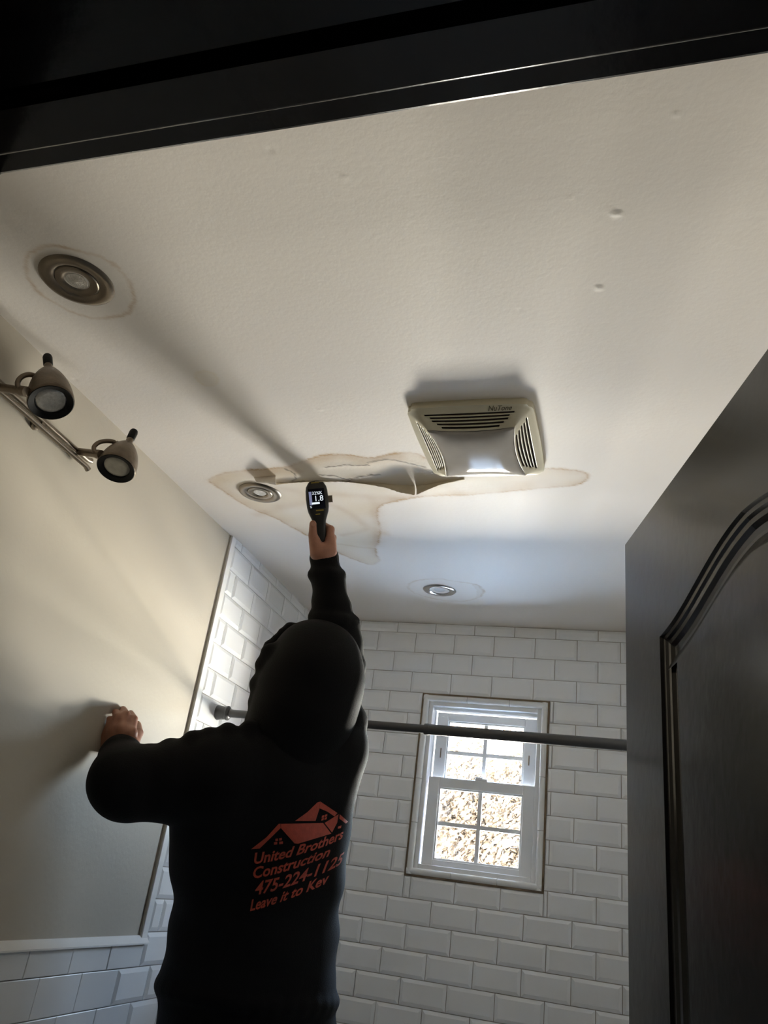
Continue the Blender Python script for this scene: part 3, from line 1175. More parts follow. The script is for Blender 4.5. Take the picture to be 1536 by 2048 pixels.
def spot_head(mouth_px, apex_px, d_m, d_a, R, arm0, arm1, d_arm, arch, face, hm):
    """bullet shade from mouth centre to apex, bracket, rim, lens and knob"""
    mo = atd(*mouth_px, d_m) - SO
    ap = atd(*apex_px, d_a) - SO
    ax = (ap - mo).normalized()
    Ln = (ap - mo).length
    prof = []
    for i in range(15):
        t = i / 14
        prof.append((R * (1 - 0.08 * t - 0.66 * t ** 2.4), Ln * t))
    prof = [(R * 0.90, 0.004), (R * 0.97, -0.001), (R, 0.0015)] + prof[1:] + [(R * 0.12, Ln + 0.002)]
    hd = lathe('spot_head', prof, mo, ax, M[hm], spot, 40, False, True, 50)
    lathe('rim', [(R * 0.965, -0.0012), (R * 0.94, -0.0022), (R * 0.70, 0.002), (R * 0.66, 0.006), (R * 0.66, 0.016)], mo, ax, M['blackm'], hd, 40)
    lathe('lens', [(R * 0.66, 0.006), (R * 0.60, 0.0045), (R * 0.42, 0.0030), (R * 0.22, 0.0050), (0.0004, 0.0040)], mo, ax, M[face], hd, 36, False, True)
    kb = ap + ax * 0.001
    lathe('knob_stem', [(0.0085, -0.008), (0.0080, 0.012), (0.0072, 0.018)], kb, ax, M['rusty'], hd, 20, True, True)
    lathe('knob', [(0.0078, 0.015), (0.0092, 0.017), (0.0096, 0.040), (0.0084, 0.045), (0.004, 0.0465)], kb, ax, M['blackm'], hd, 20, True, True)
    # short joint arm out from the rail, then the arched bracket to the side of the shade
    a0 = onx(*arm0, RX) - SO
    a1 = atd(*arm1, d_arm) - SO
    bm = bmesh.new()
    add_tube(bm, [a0, a0.lerp(a1, 0.5), a1], [0.0082, 0.0085, 0.0085], 16)
    u_ = (a1 - a0).normalized()
    add_tube(bm, [a1 - u_ * 0.010, a1 + u_ * 0.004], [0.0100, 0.0100], 16)
    bm_obj('joint_arm', bm, M['rusty'], hd, True, sharp=40)
    d_e = d_m + 0.6 * (d_a - d_m) - 0.004
    pts = []
    n = len(arch)
    for i, (x, y) in enumerate(arch):
        pts.append(atd(x, y, d_arm + (d_e - d_arm) * i / (n - 1)) - SO)
    sm = []
    for i in range(n - 1):
        for q in range(4):
            t = q / 4
            p0, p1, p2, p3 = pts[max(i - 1, 0)], pts[i], pts[i + 1], pts[min(i + 2, n - 1)]
            sm.append(0.5 * ((2 * p1) + (p2 - p0) * t + (2 * p0 - 5 * p1 + 4 * p2 - p3) * t * t + (3 * p1 - p0 - 3 * p2 + p3) * t ** 3))
    sm.append(pts[-1])
    bm = bmesh.new()
    add_tube(bm, sm, 0.0050, 12)
    bm_obj('bracket', bm, M['rusty'], hd, True, sharp=50)
    sd_ = (pts[-1] - mo)
    sd_ = (sd_ - ax * sd_.dot(ax)).normalized()
    lathe('pivot_screw', [(0.0080, -0.006), (0.0090, 0.001), (0.0090, 0.006), (0.005, 0.008)], pts[-1], sd_, M['rusty'], hd, 18, True, True)
    return hd


spot_head((102, 805), (97, 740), 1.500, 1.565, 0.0430, (-6, 774), (50, 783), 1.470, [(38, 780), (35, 766), (43, 754), (58, 749), (72, 753), (79, 761)], 'lens', 'rusty')
spot_head((232, 937), (256, 888), 1.700, 1.760, 0.0425, (157, 903), (200, 909), 1.690, [(190, 906), (188, 894), (198, 885), (214, 882), (228, 884), (235, 891)], 'frost', 'rusty')

# ------------------------------------------------------------------ moisture meter
mt = onceil(631, 963, 0.002)
mb = atd(645, 1108, 2.035)
MU = (mt - mb).normalized()                       # towards the tip
tocam = (CAM - mt).normalized()
MNv = (tocam - MU * tocam.dot(MU)).normalized()   # screen normal
MR = MU.cross(MNv).normalized()                   # right as the reader sees it
if MR.dot(_r) < 0:
    MR = -MR
meter = tag(empty('moisture_meter', mt), 'black handheld moisture meter with a lit screen pressed against the stained ceiling', 'meter')
ML = (mt - mb).length


def mp(x, n, l):
    """x right, n towards the reader, l down from the tip"""
    return MR * x + MNv * n - MU * l


outl = [(0.000, 0.016), (0.004, 0.0205), (0.014, 0.0265), (0.024, 0.0285), (0.046, 0.0295), (0.068, 0.0285), (0.080, 0.0265), (0.092, 0.0220), (0.104, 0.0175), (0.120, 0.0150), (0.150, 0.0140), (ML - 0.008, 0.0145), (ML, 0.012)]
dep = [0.010, 0.012, 0.014, 0.0145, 0.0145, 0.0145, 0.014, 0.0135, 0.0125, 0.0120, 0.0125, 0.013, 0.010]
bm = bmesh.new()
rings = []
for (l, hw), hd in zip(outl, dep):
    rg = []
    for k in range(24):
        t = 2 * math.pi * k / 24
        c, s = math.cos(t), math.sin(t)
        rg.append(bm.verts.new(mp(hw * math.copysign(abs(c) ** 0.55, c), hd * math.copysign(abs(s) ** 0.55, s), l)))
    rings.append(rg)
for a, b in zip(rings[:-1], rings[1:]):
    for k in range(24):
        j = (k + 1) % 24
        bm.faces.new((a[k], a[j], b[j], b[k]))
bm.faces.new(rings[0])
bm.faces.new(rings[-1])
bm_obj('meter_body', bm, M['meter'], meter, True, sharp=45)


def mquad(name, x0, x1, l0, l1, n, m, parent=meter, th=0.0006):
    bm = bmesh.new()
    c = [mp(x, nn, l) for nn in (n, n + th) for (x, l) in ((x0, l0), (x1, l0), (x1, l1), (x0, l1))]
    v = [bm.verts.new(p) for p in c]
    for f in ((4, 5, 6, 7), (0, 1, 5, 4), (1, 2, 6, 5), (2, 3, 7, 6), (3, 0, 4, 7)):
        bm.faces.new([v[i] for i in f])
    return bm_obj(name, bm, m, parent)


scr = mquad('screen', -0.0215, 0.0195, 0.020, 0.072, 0.0143, M['screen'])
mquad('level_bar', -0.0205, -0.0135, 0.027, 0.062, 0.0151, M['bar'], scr, 0.0002)
mquad('reading_bar', -0.0150, 0.0055, 0.0555, 0.0605, 0.0152, M['digit'], scr, 0.0002)


def mtext(body, size, x, l, name='digits'):
    tv, tf = text_mesh(body, size)
    return mesh_obj(name, [mp(x + p.x, 0.0154, l - p.y) for p in tv], tf, M['digit'], scr)


mtext('32%K', 0.0115, -0.0125, 0.0355)
mtext('1.8', 0.0205, -0.0085, 0.0525)
mtext('%', 0.0075, -0.0205, 0.0695)
mquad('button', -0.006, 0.014, 0.0755, 0.0785, 0.0138, M['yellow'])
mquad('button', -0.008, 0.004, 0.0855, 0.0875, 0.0134, M['yellow'])
mquad('tip_stripe', -0.012, 0.010, 0.0025, 0.0055, 0.0105, M['yellow'], th=0.002)
bm = bmesh.new()
add_box(bm, 0.028, 0.0395, -0.003, 0.001, -0.058, -0.040, 0.001, Matrix(((MR.x, MNv.x, MU.x, 0), (MR.y, MNv.y, MU.y, 0), (MR.z, MNv.z, MU.z, 0), (0, 0, 0, 1))))
bm_obj('belt_clip', bm, M['nickel'], meter)


# ------------------------------------------------------------------ person : smooth distance-field surfaces
class SDF:
    def __init__(s, lo, hi, h):
        s.h = h
        s.lo = np.array(lo, np.float32)
        n = np.ceil((np.array(hi) - np.array(lo)) / h).astype(int) + 1
        s.n = n
        s.ax = [s.lo[i] + h * np.arange(n[i], dtype=np.float32) for i in range(3)]
        s.f = np.full(tuple(n), 0.2, np.float32)

    def win_(s, lo, hi, pad):
        sl = []
        for i in range(3):
            a = max(0, int((lo[i] - pad - s.lo[i]) / s.h) - 1)
            b = min(s.n[i], int((hi[i] + pad - s.lo[i]) / s.h) + 2)
            sl.append(slice(a, max(a + 1, b)))
        return tuple(sl)

    def grid(s, sl):
        return np.meshgrid(s.ax[0][sl[0]], s.ax[1][sl[1]], s.ax[2][sl[2]], indexing='ij')

    def put(s, sl, d, k):
        cur = s.f[sl]
        if k <= 0:
            s.f[sl] = np.minimum(cur, d)
        else:
            hh = np.clip(0.5 + 0.5 * (cur - d) / k, 0, 1)
            s.f[sl] = cur * (1 - hh) + d * hh - k * hh * (1 - hh)

    def cone(s, a, b, ra, rb, k=0.02, wr=None, flat=None):
        a, b = np.array(a, np.float32), np.array(b, np.float32)
        R = max(ra, rb)
        lo, hi = np.minimum(a, b) - R, np.maximum(a, b) + R
        sl = s.win_(lo, hi, k * 1.2 + 0.03)
        X, Y, Z = s.grid(sl)
        e = b - a
        L2 = float(e @ e) + 1e-9
        t = np.clip(((X - a[0]) * e[0] + (Y - a[1]) * e[1] + (Z - a[2]) * e[2]) / L2, 0, 1)
        dx, dy, dz = X - a[0] - t * e[0], Y - a[1] - t * e[1], Z - a[2] - t * e[2]
        if flat is not None:            # squash along a direction
            nrm, f = flat
            q = dx * nrm[0] + dy * nrm[1] + dz * nrm[2]
            d2 = dx * dx + dy * dy + dz * dz - q * q + (q / f) ** 2
        else:
            d2 = dx * dx + dy * dy + dz * dz
        d = np.sqrt(d2) - (ra + (rb - ra) * t)
        if wr is not None:
            amp, fr, ph = wr
            d = d + amp * np.sin(fr * t + ph + 2.0 * (X * 9 + Y * 7)) * np.sin(fr * 0.43 * t + ph * 2 + 11 * Z)
        s.put(sl, d, k)

    def ell(s, c, r, rot=None, k=0.02, sub=False, wr=None):
        """ellipsoid; rot: 3 axis vectors as rows"""
        c = np.array(c, np.float32)
        R = max(r)
        sl = s.win_(c - R, c + R, abs(k) * 1.2 + 0.03)
        X, Y, Z = s.grid(sl)
        X, Y, Z = X - c[0], Y - c[1], Z - c[2]
        if rot is not None:
            X, Y, Z = [X * v[0] + Y * v[1] + Z * v[2] for v in rot]
        k0 = np.sqrt((X / r[0]) ** 2 + (Y / r[1]) ** 2 + (Z / r[2]) ** 2) + 1e-6
        k1 = np.sqrt((X / r[0] ** 2) ** 2 + (Y / r[1] ** 2) ** 2 + (Z / r[2] ** 2) ** 2) + 1e-6
        d = k0 * (k0 - 1) / k1
        d = np.where(k0 < 0.2, -min(r), d)
        if wr is not None:
            amp, fr, ph = wr
            d = d + amp * np.sin(fr * Z + ph + 6 * X) * np.sin(fr * 0.6 * Y + ph)
        if sub:
            cur = s.f[sl]
            hh = np.clip(0.5 - 0.5 * (cur + d) / k, 0, 1)
            s.f[sl] = cur * (1 - hh) + (-d) * hh + k * hh * (1 - hh)
        else:
            s.put(sl, d, k)

    def mesh(s, name):
        f = s.f
        ins = f < 0
        n0, n1, n2 = f.shape
        c = np.zeros((n0 - 1, n1 - 1, n2 - 1), np.int8)
        for i in (0, 1):
            for j in (0, 1):
                for k in (0, 1):
                    c += ins[i:n0 - 1 + i, j:n1 - 1 + j, k:n2 - 1 + k]
        act = (c > 0) & (c < 8)
        ids = np.full(act.shape, -1, np.int32)
        ii = np.argwhere(act)
        ids[act] = np.arange(len(ii))
        acc = np.zeros((len(ii), 3), np.float64)
        cnt = np.zeros(len(ii))
        corners = [(i, j, k) for i in (0, 1) for j in (0, 1) for k in (0, 1)]
        val = {cc: f[ii[:, 0] + cc[0], ii[:, 1] + cc[1], ii[:, 2] + cc[2]] for cc in corners}
        for cc in corners:
            for ax in range(3):
                if cc[ax]:
                    continue
                c2 = list(cc)
                c2[ax] = 1
                a, b = val[cc], val[tuple(c2)]
                m_ = (a < 0) != (b < 0)
                t = np.where(m_, a / np.where(m_, a - b, 1), 0)
                p = np.tile(np.array(cc, float), (len(ii), 1))
                p[:, ax] += t
                acc[m_] += p[m_]
                cnt[m_] += 1
        co = (ii + acc / cnt[:, None]) * s.h + s.lo
        quads = []
        for ax in range(3):
            o = [slice(1, -1)] * 3
            o[ax] = slice(0, -1)
            sh = [slice(1, -1)] * 3
            sh[ax] = slice(1, None)
            A, B = ins[tuple(o)], ins[tuple(sh)]
            e = np.argwhere(A != B)
            fl = A[e[:, 0], e[:, 1], e[:, 2]]
            g = e + 1
            g[:, ax] -= 1
            b1, b2 = (ax + 1) % 3, (ax + 2) % 3
            def cell(d1, d2):
                q = g.copy()
                q[:, b1] -= d1
                q[:, b2] -= d2
                return ids[q[:, 0], q[:, 1], q[:, 2]]
            Q = np.stack([cell(1, 1), cell(0, 1), cell(0, 0), cell(1, 0)], -1)
            Q[~fl] = Q[~fl][:, ::-1]
            quads.append(Q)
        Q = np.concatenate(quads)
        Q = Q[(Q >= 0).all(1)]
        me = bpy.data.meshes.new(name)
        np_mesh(me, co, Q)
        return me


PHI = math.radians(44)
FW = Vector((-math.sin(PHI), math.cos(PHI), 0))          # facing
RT = Vector((math.cos(PHI), math.sin(PHI), 0))           # person's right
UPV = Vector((0, 0, 1))
BX = atd(497, 2000, 1.835)                               # body axis at the hips; the back leans towards the door
BX.z = 0
BO = Vector((BX.x, BX.y, 0))


def bp(r, f, z):
    """body-frame point: right, forward, height (as drop below the datum)"""
    return BX + RT * r + FW * f + UPV * (ZF + z)


# joints
wrR = atd(648, 1114, 2.035)
elR = atd(676, 1290, 2.005)
shR = atd(662, 1500, 1.935)
shL = atd(442, 1548, 1.800)
elL = atd(246, 1562, 1.725)
wrL = atd(240, 1500, 1.830)
hdC = atd(616, 1364, 1.945)                              # centre of the head
LOOK = (FW * 1.0 + UPV * 0.35 - RT * 0.10).normalized()
HR_ = LOOK.cross(UPV).normalized()
HU = HR_.cross(LOOK).normalized()

person = tag(empty('person', (BX.x, BX.y, 0)), 'person in black hooded sweatshirt reaching up to the ceiling, one hand on the wall', 'person')


def p_obj(me, m, parent=person):
    me.materials.append(m)
    o = bpy.data.objects.new(me.name, me)
    link(o, parent)
    o.matrix_parent_inverse = Matrix.Translation((-BX.x, -BX.y, 0))
    return o


# ---- body
B_ = SDF((XL - 0.01, -1.40, -0.005), (0.10, -0.62, ZF - 0.04), 0.0042)
B_.cone(bp(0, 0, -1.26), atd(521, 1750, 1.885), 0.13, 0.125, 0.03)
B_.cone(atd(521, 1750, 1.885), atd(535, 1610, 1.885), 0.13, 0.12, 0.04)
B_.cone(shR, shL, 0.060, 0.060, 0.05)
B_.cone(atd(560, 1570, 1.89), hdC - HU * 0.09 - LOOK * 0.015, 0.065, 0.056, 0.04)
for sgn in (1, -1):
    hip, knee, ank = bp(0.09 * sgn, 0, -1.36), bp(0.11 * sgn, 0.03, -1.82), bp(0.115 * sgn, -0.005, -ZF + 0.10)
    B_.cone(bp(0.065 * sgn, 0, -1.28), hip, 0.12, 0.095, 0.04)
    B_.cone(hip, knee, 0.092, 0.060, 0.03)
    B_.cone(knee, ank, 0.060, 0.040, 0.02)
    B_.cone(ank, bp(0.12 * sgn, 0.0, -ZF + 0.045), 0.038, 0.038, 0.02)
    B_.cone(bp(0.12 * sgn, -0.03, -ZF + 0.038), bp(0.14 * sgn, 0.14, -ZF + 0.030), 0.035, 0.026, 0.02)
# head with a face
B_.ell(hdC + HU * 0.02 - LOOK * 0.012, (0.082, 0.102, 0.095), (HR_, LOOK, HU), 0.02)
B_.ell(hdC + LOOK * 0.028 - HU * 0.045, (0.062, 0.067, 0.080), (HR_, LOOK, HU), 0.03)
B_.cone(hdC + LOOK * 0.094 + HU * 0.018, hdC + LOOK * 0.111 - HU * 0.022, 0.009, 0.015, 0.012)     # nose
B_.cone(hdC + LOOK * 0.086 - HU * 0.060 - HR_ * 0.02, hdC + LOOK * 0.086 - HU * 0.060 + HR_ * 0.02, 0.009, 0.009, 0.01)   # mouth
B_.ell(hdC + LOOK * 0.066 - HU * 0.104, (0.030, 0.026, 0.024), (HR_, LOOK, HU), 0.02)              # chin
for sgn in (1, -1):
    B_.ell(hdC + LOOK * 0.094 + HU * 0.014 + HR_ * 0.033 * sgn, (0.018, 0.013, 0.011), (HR_, LOOK, HU), 0.008, True)
    B_.ell(hdC + HR_ * 0.084 * sgn - HU * 0.005 - LOOK * 0.01, (0.010, 0.021, 0.033), (HR_, LOOK, HU), 0.008)
# arms
B_.cone(shR, elR, 0.052, 0.042, 0.02)
B_.cone(elR, wrR, 0.041, 0.029, 0.015)
B_.cone(shL, elL, 0.052, 0.042, 0.02)
B_.cone(elL, wrL, 0.041, 0.030, 0.015)


def finger(pts, rads, k=0.003):
    for i in range(len(pts) - 1):
        B_.cone(pts[i], pts[i + 1], rads[i], rads[i + 1], k if i else 0.008)


nails = []
# right hand closed round the meter's handle
hc = mb + MU * 0.030                                   # handle centre inside the grip


def hp(x, n, l):
    return hc + MR * x + MNv * n - MU * l


B_.cone(wrR, hp(0.004, 0.018, 0.030), 0.028, 0.026, 0.015, flat=((MNv.x, MNv.y, MNv.z), 0.85))
B_.cone(hp(-0.014, 0.020, 0.026), hp(-0.016, 0.019, -0.004), 0.018, 0.014, 0.012)
B_.cone(hp(0.020, 0.016, 0.024), hp(0.024, 0.010, -0.004), 0.017, 0.012, 0.012)
finger([hp(-0.016, 0.020, 0.010), hp(-0.020, 0.017, -0.020), hp(-0.017, 0.019, -0.050)], (0.0135, 0.0115, 0.0092))           # thumb up the left side
finger([hp(0.022, 0.012, 0.002), hp(0.027, -0.002, -0.032), hp(0.012, -0.020, -0.044), hp(-0.012, -0.022, -0.042)], (0.0118, 0.0105, 0.0092, 0.008))
finger([hp(0.026, 0.004, 0.012), hp(0.030, -0.014, -0.010), hp(0.010, -0.026, -0.022), hp(-0.014, -0.024, -0.020)], (0.0115, 0.0105, 0.0095, 0.0082))
finger([hp(0.025, 0.000, 0.026), hp(0.028, -0.020, 0.010), hp(0.008, -0.028, 0.000), hp(-0.014, -0.024, 0.002)], (0.011, 0.010, 0.009, 0.008))
finger([hp(0.021, -0.002, 0.036), hp(0.024, -0.020, 0.026), hp(0.006, -0.026, 0.020), hp(-0.012, -0.022, 0.020)], (0.010, 0.009, 0.008, 0.007))
nails.append((hp(-0.0168, 0.0275, -0.049), MU, MNv))


# left hand leaning on the wall, fingers up, back of the hand to the room
def tip(px, py):
    return onx(px, py, XL + 0.0088)


kn = [atd(210, 1472, 1.865), atd(228, 1461, 1.850), atd(246, 1459, 1.838), atd(262, 1467, 1.830)]      # knuckles little -> index
tips = [tip(219, 1438), tip(231, 1424), tip(246, 1419), tip(261, 1427)]
for a, b in zip(kn[:-1], kn[1:]):
    B_.cone(a, b, 0.0120, 0.0120, 0.008)
for a in kn:
    B_.cone(wrL, a, 0.022, 0.0130, 0.010)
for (a, t_, r) in zip(kn, tips, (0.0085, 0.0095, 0.0100, 0.0095)):
    m_ = a.lerp(t_, 0.52) + Vector((0.010, -0.008, 0.008))
    finger([a, m_, t_], (r * 1.15, r * 1.06, r * 0.90))
B_.cone(atd(207, 1490, 1.87), kn[0], 0.017, 0.013, 0.010)
B_.cone(wrL, atd(207, 1490, 1.87), 0.022, 0.016, 0.010)
th0 = atd(264, 1488, 1.820)
th2 = tip(274, 1450)
finger([wrL, th0, th0.lerp(th2, 0.55) + Vector((0.010, -0.003, 0.0)), th2], (0.021, 0.0155, 0.0130, 0.0108))
body = p_obj(B_.mesh('body'), M['skin'])
del B_
for c, u, nrm in nails:
    u = u.normalized()
    nrm = (nrm - u * nrm.dot(u)).normalized()
    rr = u.cross(nrm)
    vs = [c + u * (0.006 * math.cos(t)) + rr * (0.0045 * math.sin(t)) + nrm * 0.0004 for t in [2 * math.pi * i / 12 for i in range(12)]]
    vs += [v - nrm * 0.0008 for v in vs]
    o = mesh_obj('finger_nail', [v - BO for v in vs], [tuple(range(12))] + [(i, (i + 1) % 12, 12 + (i + 1) % 12, 12 + i) for i in range(12)], M['nail'], person)
for sgn in (1, -1):
    lathe('eye', [(0.0115 * math.sin(math.pi * i / 10), -0.0115 * math.cos(math.pi * i / 10)) for i in range(11)], hdC + LOOK * 0.080 + HU * 0.014 + HR_ * 0.033 * sgn - BO, LOOK, M['eye'], person, 16)

# ---- hooded sweatshirt
H_ = SDF((XL - 0.01, -1.42, ZF - 1.36), (0.14, -0.62, ZF - 0.16), 0.0058)
AXR = (RT, FW, UPV)
tor = [(498, 2060, 1.82, 0.212, 0.155), (500, 1960, 1.845, 0.214, 0.156), (512, 1860, 1.87, 0.208, 0.152), (521, 1750, 1.885, 0.212, 0.152), (524, 1650, 1.885, 0.214, 0.150), (540, 1570, 1.885, 0.185, 0.135)]
for i, (px, py, d, a, b) in enumerate(tor):
    H_.ell(atd(px, py, d), (a, b, 0.14 if i < 5 else 0.11), AXR, 0.05, wr=(0.004, 42, i * 1.3))
UB = atd(521, 1700, 1.885)                               # middle of the back
H_.cone(shR, shL, 0.080, 0.086, 0.06)
H_.cone(atd(560, 1560, 1.89), hdC - HU * 0.11, 0.120, 0.100, 0.05)
# right sleeve, stretched upward
H_.cone(UB + RT * 0.115, shR, 0.090, 0.080, 0.05)
H_.cone(shR, elR, 0.074, 0.060, 0.03, wr=(0.004, 15, 0.4))
H_.cone(elR, elR.lerp(wrR, 0.80), 0.060, 0.043, 0.025, wr=(0.004, 13, 1.7))


def roll(a, b, t, r, thick, tiltv, n=14, k=0.010):
    """a soft roll of cloth round a sleeve"""
    c = a.lerp(b, t)
    ax_ = ((b - a).normalized() + tiltv).normalized()
    x_, y_, _ = frame_of(ax_)
    for q in range(n):
        p0, p1 = [c + (x_ * math.cos(2 * math.pi * (q + o_) / n) + y_ * math.sin(2 * math.pi * (q + o_) / n)) * r for o_ in (0, 1)]
        H_.cone(p0, p1, thick * (1 + 0.25 * math.sin(q * 1.7)), thick * (1 + 0.25 * math.sin((q + 1) * 1.7)), k)


roll(elR, wrR, 0.79, 0.034, 0.012, Vector((0.15, 0.1, 0)))
roll(elR, wrR, 0.28, 0.050, 0.011, Vector((0.3, 0.1, 0)), k=0.02)
roll(shR, elR, 0.75, 0.054, 0.013, Vector((-0.3, 0.2, 0)), k=0.025)
roll(shR, elR, 0.35, 0.062, 0.014, Vector((0.2, 0.3, 0)), k=0.03)
H_.cone(elR.lerp(wrR, 0.84), elR.lerp(wrR, 0.985), 0.036, 0.0385, 0.006)      # ribbed cuff
# left sleeve
H_.cone(UB - RT * 0.115, shL, 0.092, 0.086, 0.05)
H_.cone(shL, elL, 0.090, 0.070, 0.035, wr=(0.005, 16, 0.9))
H_.cone(atd(262, 1592, 1.735), atd(410, 1596, 1.80), 0.050, 0.055, 0.035)
H_.cone(elL, elL.lerp(wrL, 0.72), 0.070, 0.052, 0.03)
H_.cone(elL.lerp(wrL, 0.78), elL.lerp(wrL, 0.90), 0.043, 0.042, 0.010)
# gathered folds along the raised shoulder line
for px, py, d, r in ((548, 1462, 1.83, 0.022), (500, 1462, 1.82, 0.024), (455, 1466, 1.80, 0.022), (418, 1474, 1.79, 0.020), (386, 1484, 1.78, 0.024), (338, 1496, 1.77, 0.018), (300, 1506, 1.77, 0.018)):
    a = atd(px, py, d)
    H_.cone(a, a + Vector((0.015, -0.02, -0.10)), r * 1.1, r * 0.7, 0.011)
# hem roll
for q in range(36):
    P_ = [atd(499, 1985, 1.838) + RT * (0.205 * math.cos(2 * math.pi * (q + o_) / 36)) + FW * (0.148 * math.sin(2 * math.pi * (q + o_) / 36)) for o_ in (0, 1)]
    H_.cone(P_[0], P_[1], 0.012, 0.012, 0.02)
hoodie = p_obj(H_.mesh('hooded_sweatshirt'), M['hoodie'])
del H_
K_ = SDF((-0.50, -1.34, ZF - 0.86), (0.04, -0.80, ZF - 0.36), 0.0052)
K_.ell(hdC + HU * 0.018 - LOOK * 0.016, (0.122, 0.140, 0.140), (HR_, LOOK, HU), 0.03, wr=(0.0030, 40, 0.7))
K_.ell(hdC - HU * 0.06 - LOOK * 0.018, (0.122, 0.128, 0.130), (HR_, LOOK, HU), 0.04, wr=(0.0035, 45, 2.0))
K_.cone(hdC - HU * 0.16 - LOOK * 0.02, hdC - HU * 0.06 - LOOK * 0.04, 0.122, 0.110, 0.04)
K_.ell(hdC + LOOK * 0.130 - HU * 0.02, (0.078, 0.092, 0.104), (HR_, LOOK, HU), 0.012, True)        # face opening
K_.ell(hdC + LOOK * 0.02, (0.091, 0.114, 0.122), (HR_, LOOK, HU), 0.004, True)                     # hollow for the head


def rimp(a):
    return hdC + LOOK * (0.096 + 0.014 * math.cos(a)) + HR_ * (0.088 * math.sin(a)) + HU * (0.012 + 0.108 * math.cos(a))


for i in range(26):
    a0, a1 = 2 * math.pi * i / 26, 2 * math.pi * (i + 1) / 26
    K_.cone(rimp(a0), rimp(a1), 0.013 + 0.004 * math.sin(i * 1.9), 0.013 + 0.004 * math.sin((i + 1) * 1.9), 0.008)
# puckers of the drawn hood edge towards the wall
for px, py, d, r in ((538, 1304, 1.92, 0.020), (524, 1330, 1.92, 0.017), (514, 1368, 1.92, 0.018), (512, 1404, 1.92, 0.016), (508, 1440, 1.90, 0.016)):
    a = atd(px, py, d)
    K_.cone(a, a + (hdC - a) * 0.45, r, r * 1.3, 0.022)
hood = p_obj(K_.mesh('hood'), M['hoodie'])
del K_
# trousers and shoes
T_ = SDF((-0.66, -1.26, 0.02), (0.08, -0.56, ZF - 1.14), 0.009)
T_.ell(bp(0, 0, -1.29), (0.180, 0.138, 0.10), AXR, 0.03)
for sgn in (1, -1):
    T_.cone(bp(0.075 * sgn, 0, -1.33), bp(0.11 * sgn, 0.02, -1.82), 0.118, 0.084, 0.03, wr=(0.003, 20, sgn))
    T_.cone(bp(0.11 * sgn, 0.02, -1.82), bp(0.115 * sgn, 0.0, -ZF + 0.12), 0.082, 0.074, 0.02, wr=(0.004, 26, sgn))
p_obj(T_.mesh('trousers'), M['trouser'])
del T_
for sgn in (1, -1):
    S_ = SDF((-0.66, -1.26, -0.01), (0.08, -0.56, 0.17), 0.006)
    S_.cone(bp(0.12 * sgn, -0.045, -ZF + 0.052), bp(0.142 * sgn, 0.15, -ZF + 0.042), 0.052, 0.042, 0.02)
    S_.cone(bp(0.118 * sgn, -0.02, -ZF + 0.07), bp(0.116 * sgn, -0.01, -ZF + 0.12), 0.050, 0.047, 0.02)
    S_.f = np.maximum(S_.f, (0.001 - S_.ax[2])[None, None, :].astype(np.float32))
    p_obj(S_.mesh('shoe'), M['shoe'])
    del S_

# ---- screen print on the back, wrapped round the torso
bvh = BVHTree.FromPolygons([v.co.copy() for v in hoodie.data.vertices], [tuple(p.vertices) for p in hoodie.data.polygons])
PR = 0.190                                              # torso radius used for arc length
PC = Vector((UB.x, UB.y, 0))


def wrap(s, z):
    a = s / PR
    d = (-FW) * math.cos(a) + RT * math.sin(a)
    hit = bvh.ray_cast(PC + d * 0.6 + UPV * z, -d, 0.7)
    if hit[0] is None:
        return None
    return hit[0] + d * 0.0016


def fabric_at(px, py):
    """the spot of the sweatshirt seen at a pixel"""
    d = ray(px, py).normalized()
    hit = bvh.ray_cast(CAM + d * 0.3, d, 3.0)
    return None if hit[0] is None else hit[0] - d * 0.0016


def arc_of(p):
    v = p - PC
    return math.atan2(v.dot(RT), v.dot(-FW)) * PR, p.z


def print_mesh(name, vs, fs, fn, res):
    bm = bmesh.new()
    bv = [bm.verts.new((v[0], v[1], 0)) for v in vs]
    for f in fs:
        try:
            bm.faces.new([bv[i] for i in f])
        except ValueError:
            pass
    bmesh.ops.triangulate(bm, faces=bm.faces)
    for _ in range(5):
        es = [e for e in bm.edges if e.calc_length() > res]
        if not es:
            break
        bmesh.ops.subdivide_edges(bm, edges=es, cuts=1)
        bmesh.ops.triangulate(bm, faces=[f for f in bm.faces if len(f.verts) > 3])
    bad = []
    for v in bm.verts:
        p = fn(v.co.x, v.co.y)
        if p is None:
            bad.append(v)
        else:
            v.co = p - BO
    bmesh.ops.delete(bm, geom=bad, context='VERTS')
    return bm_obj(name, bm, M['print'], person)


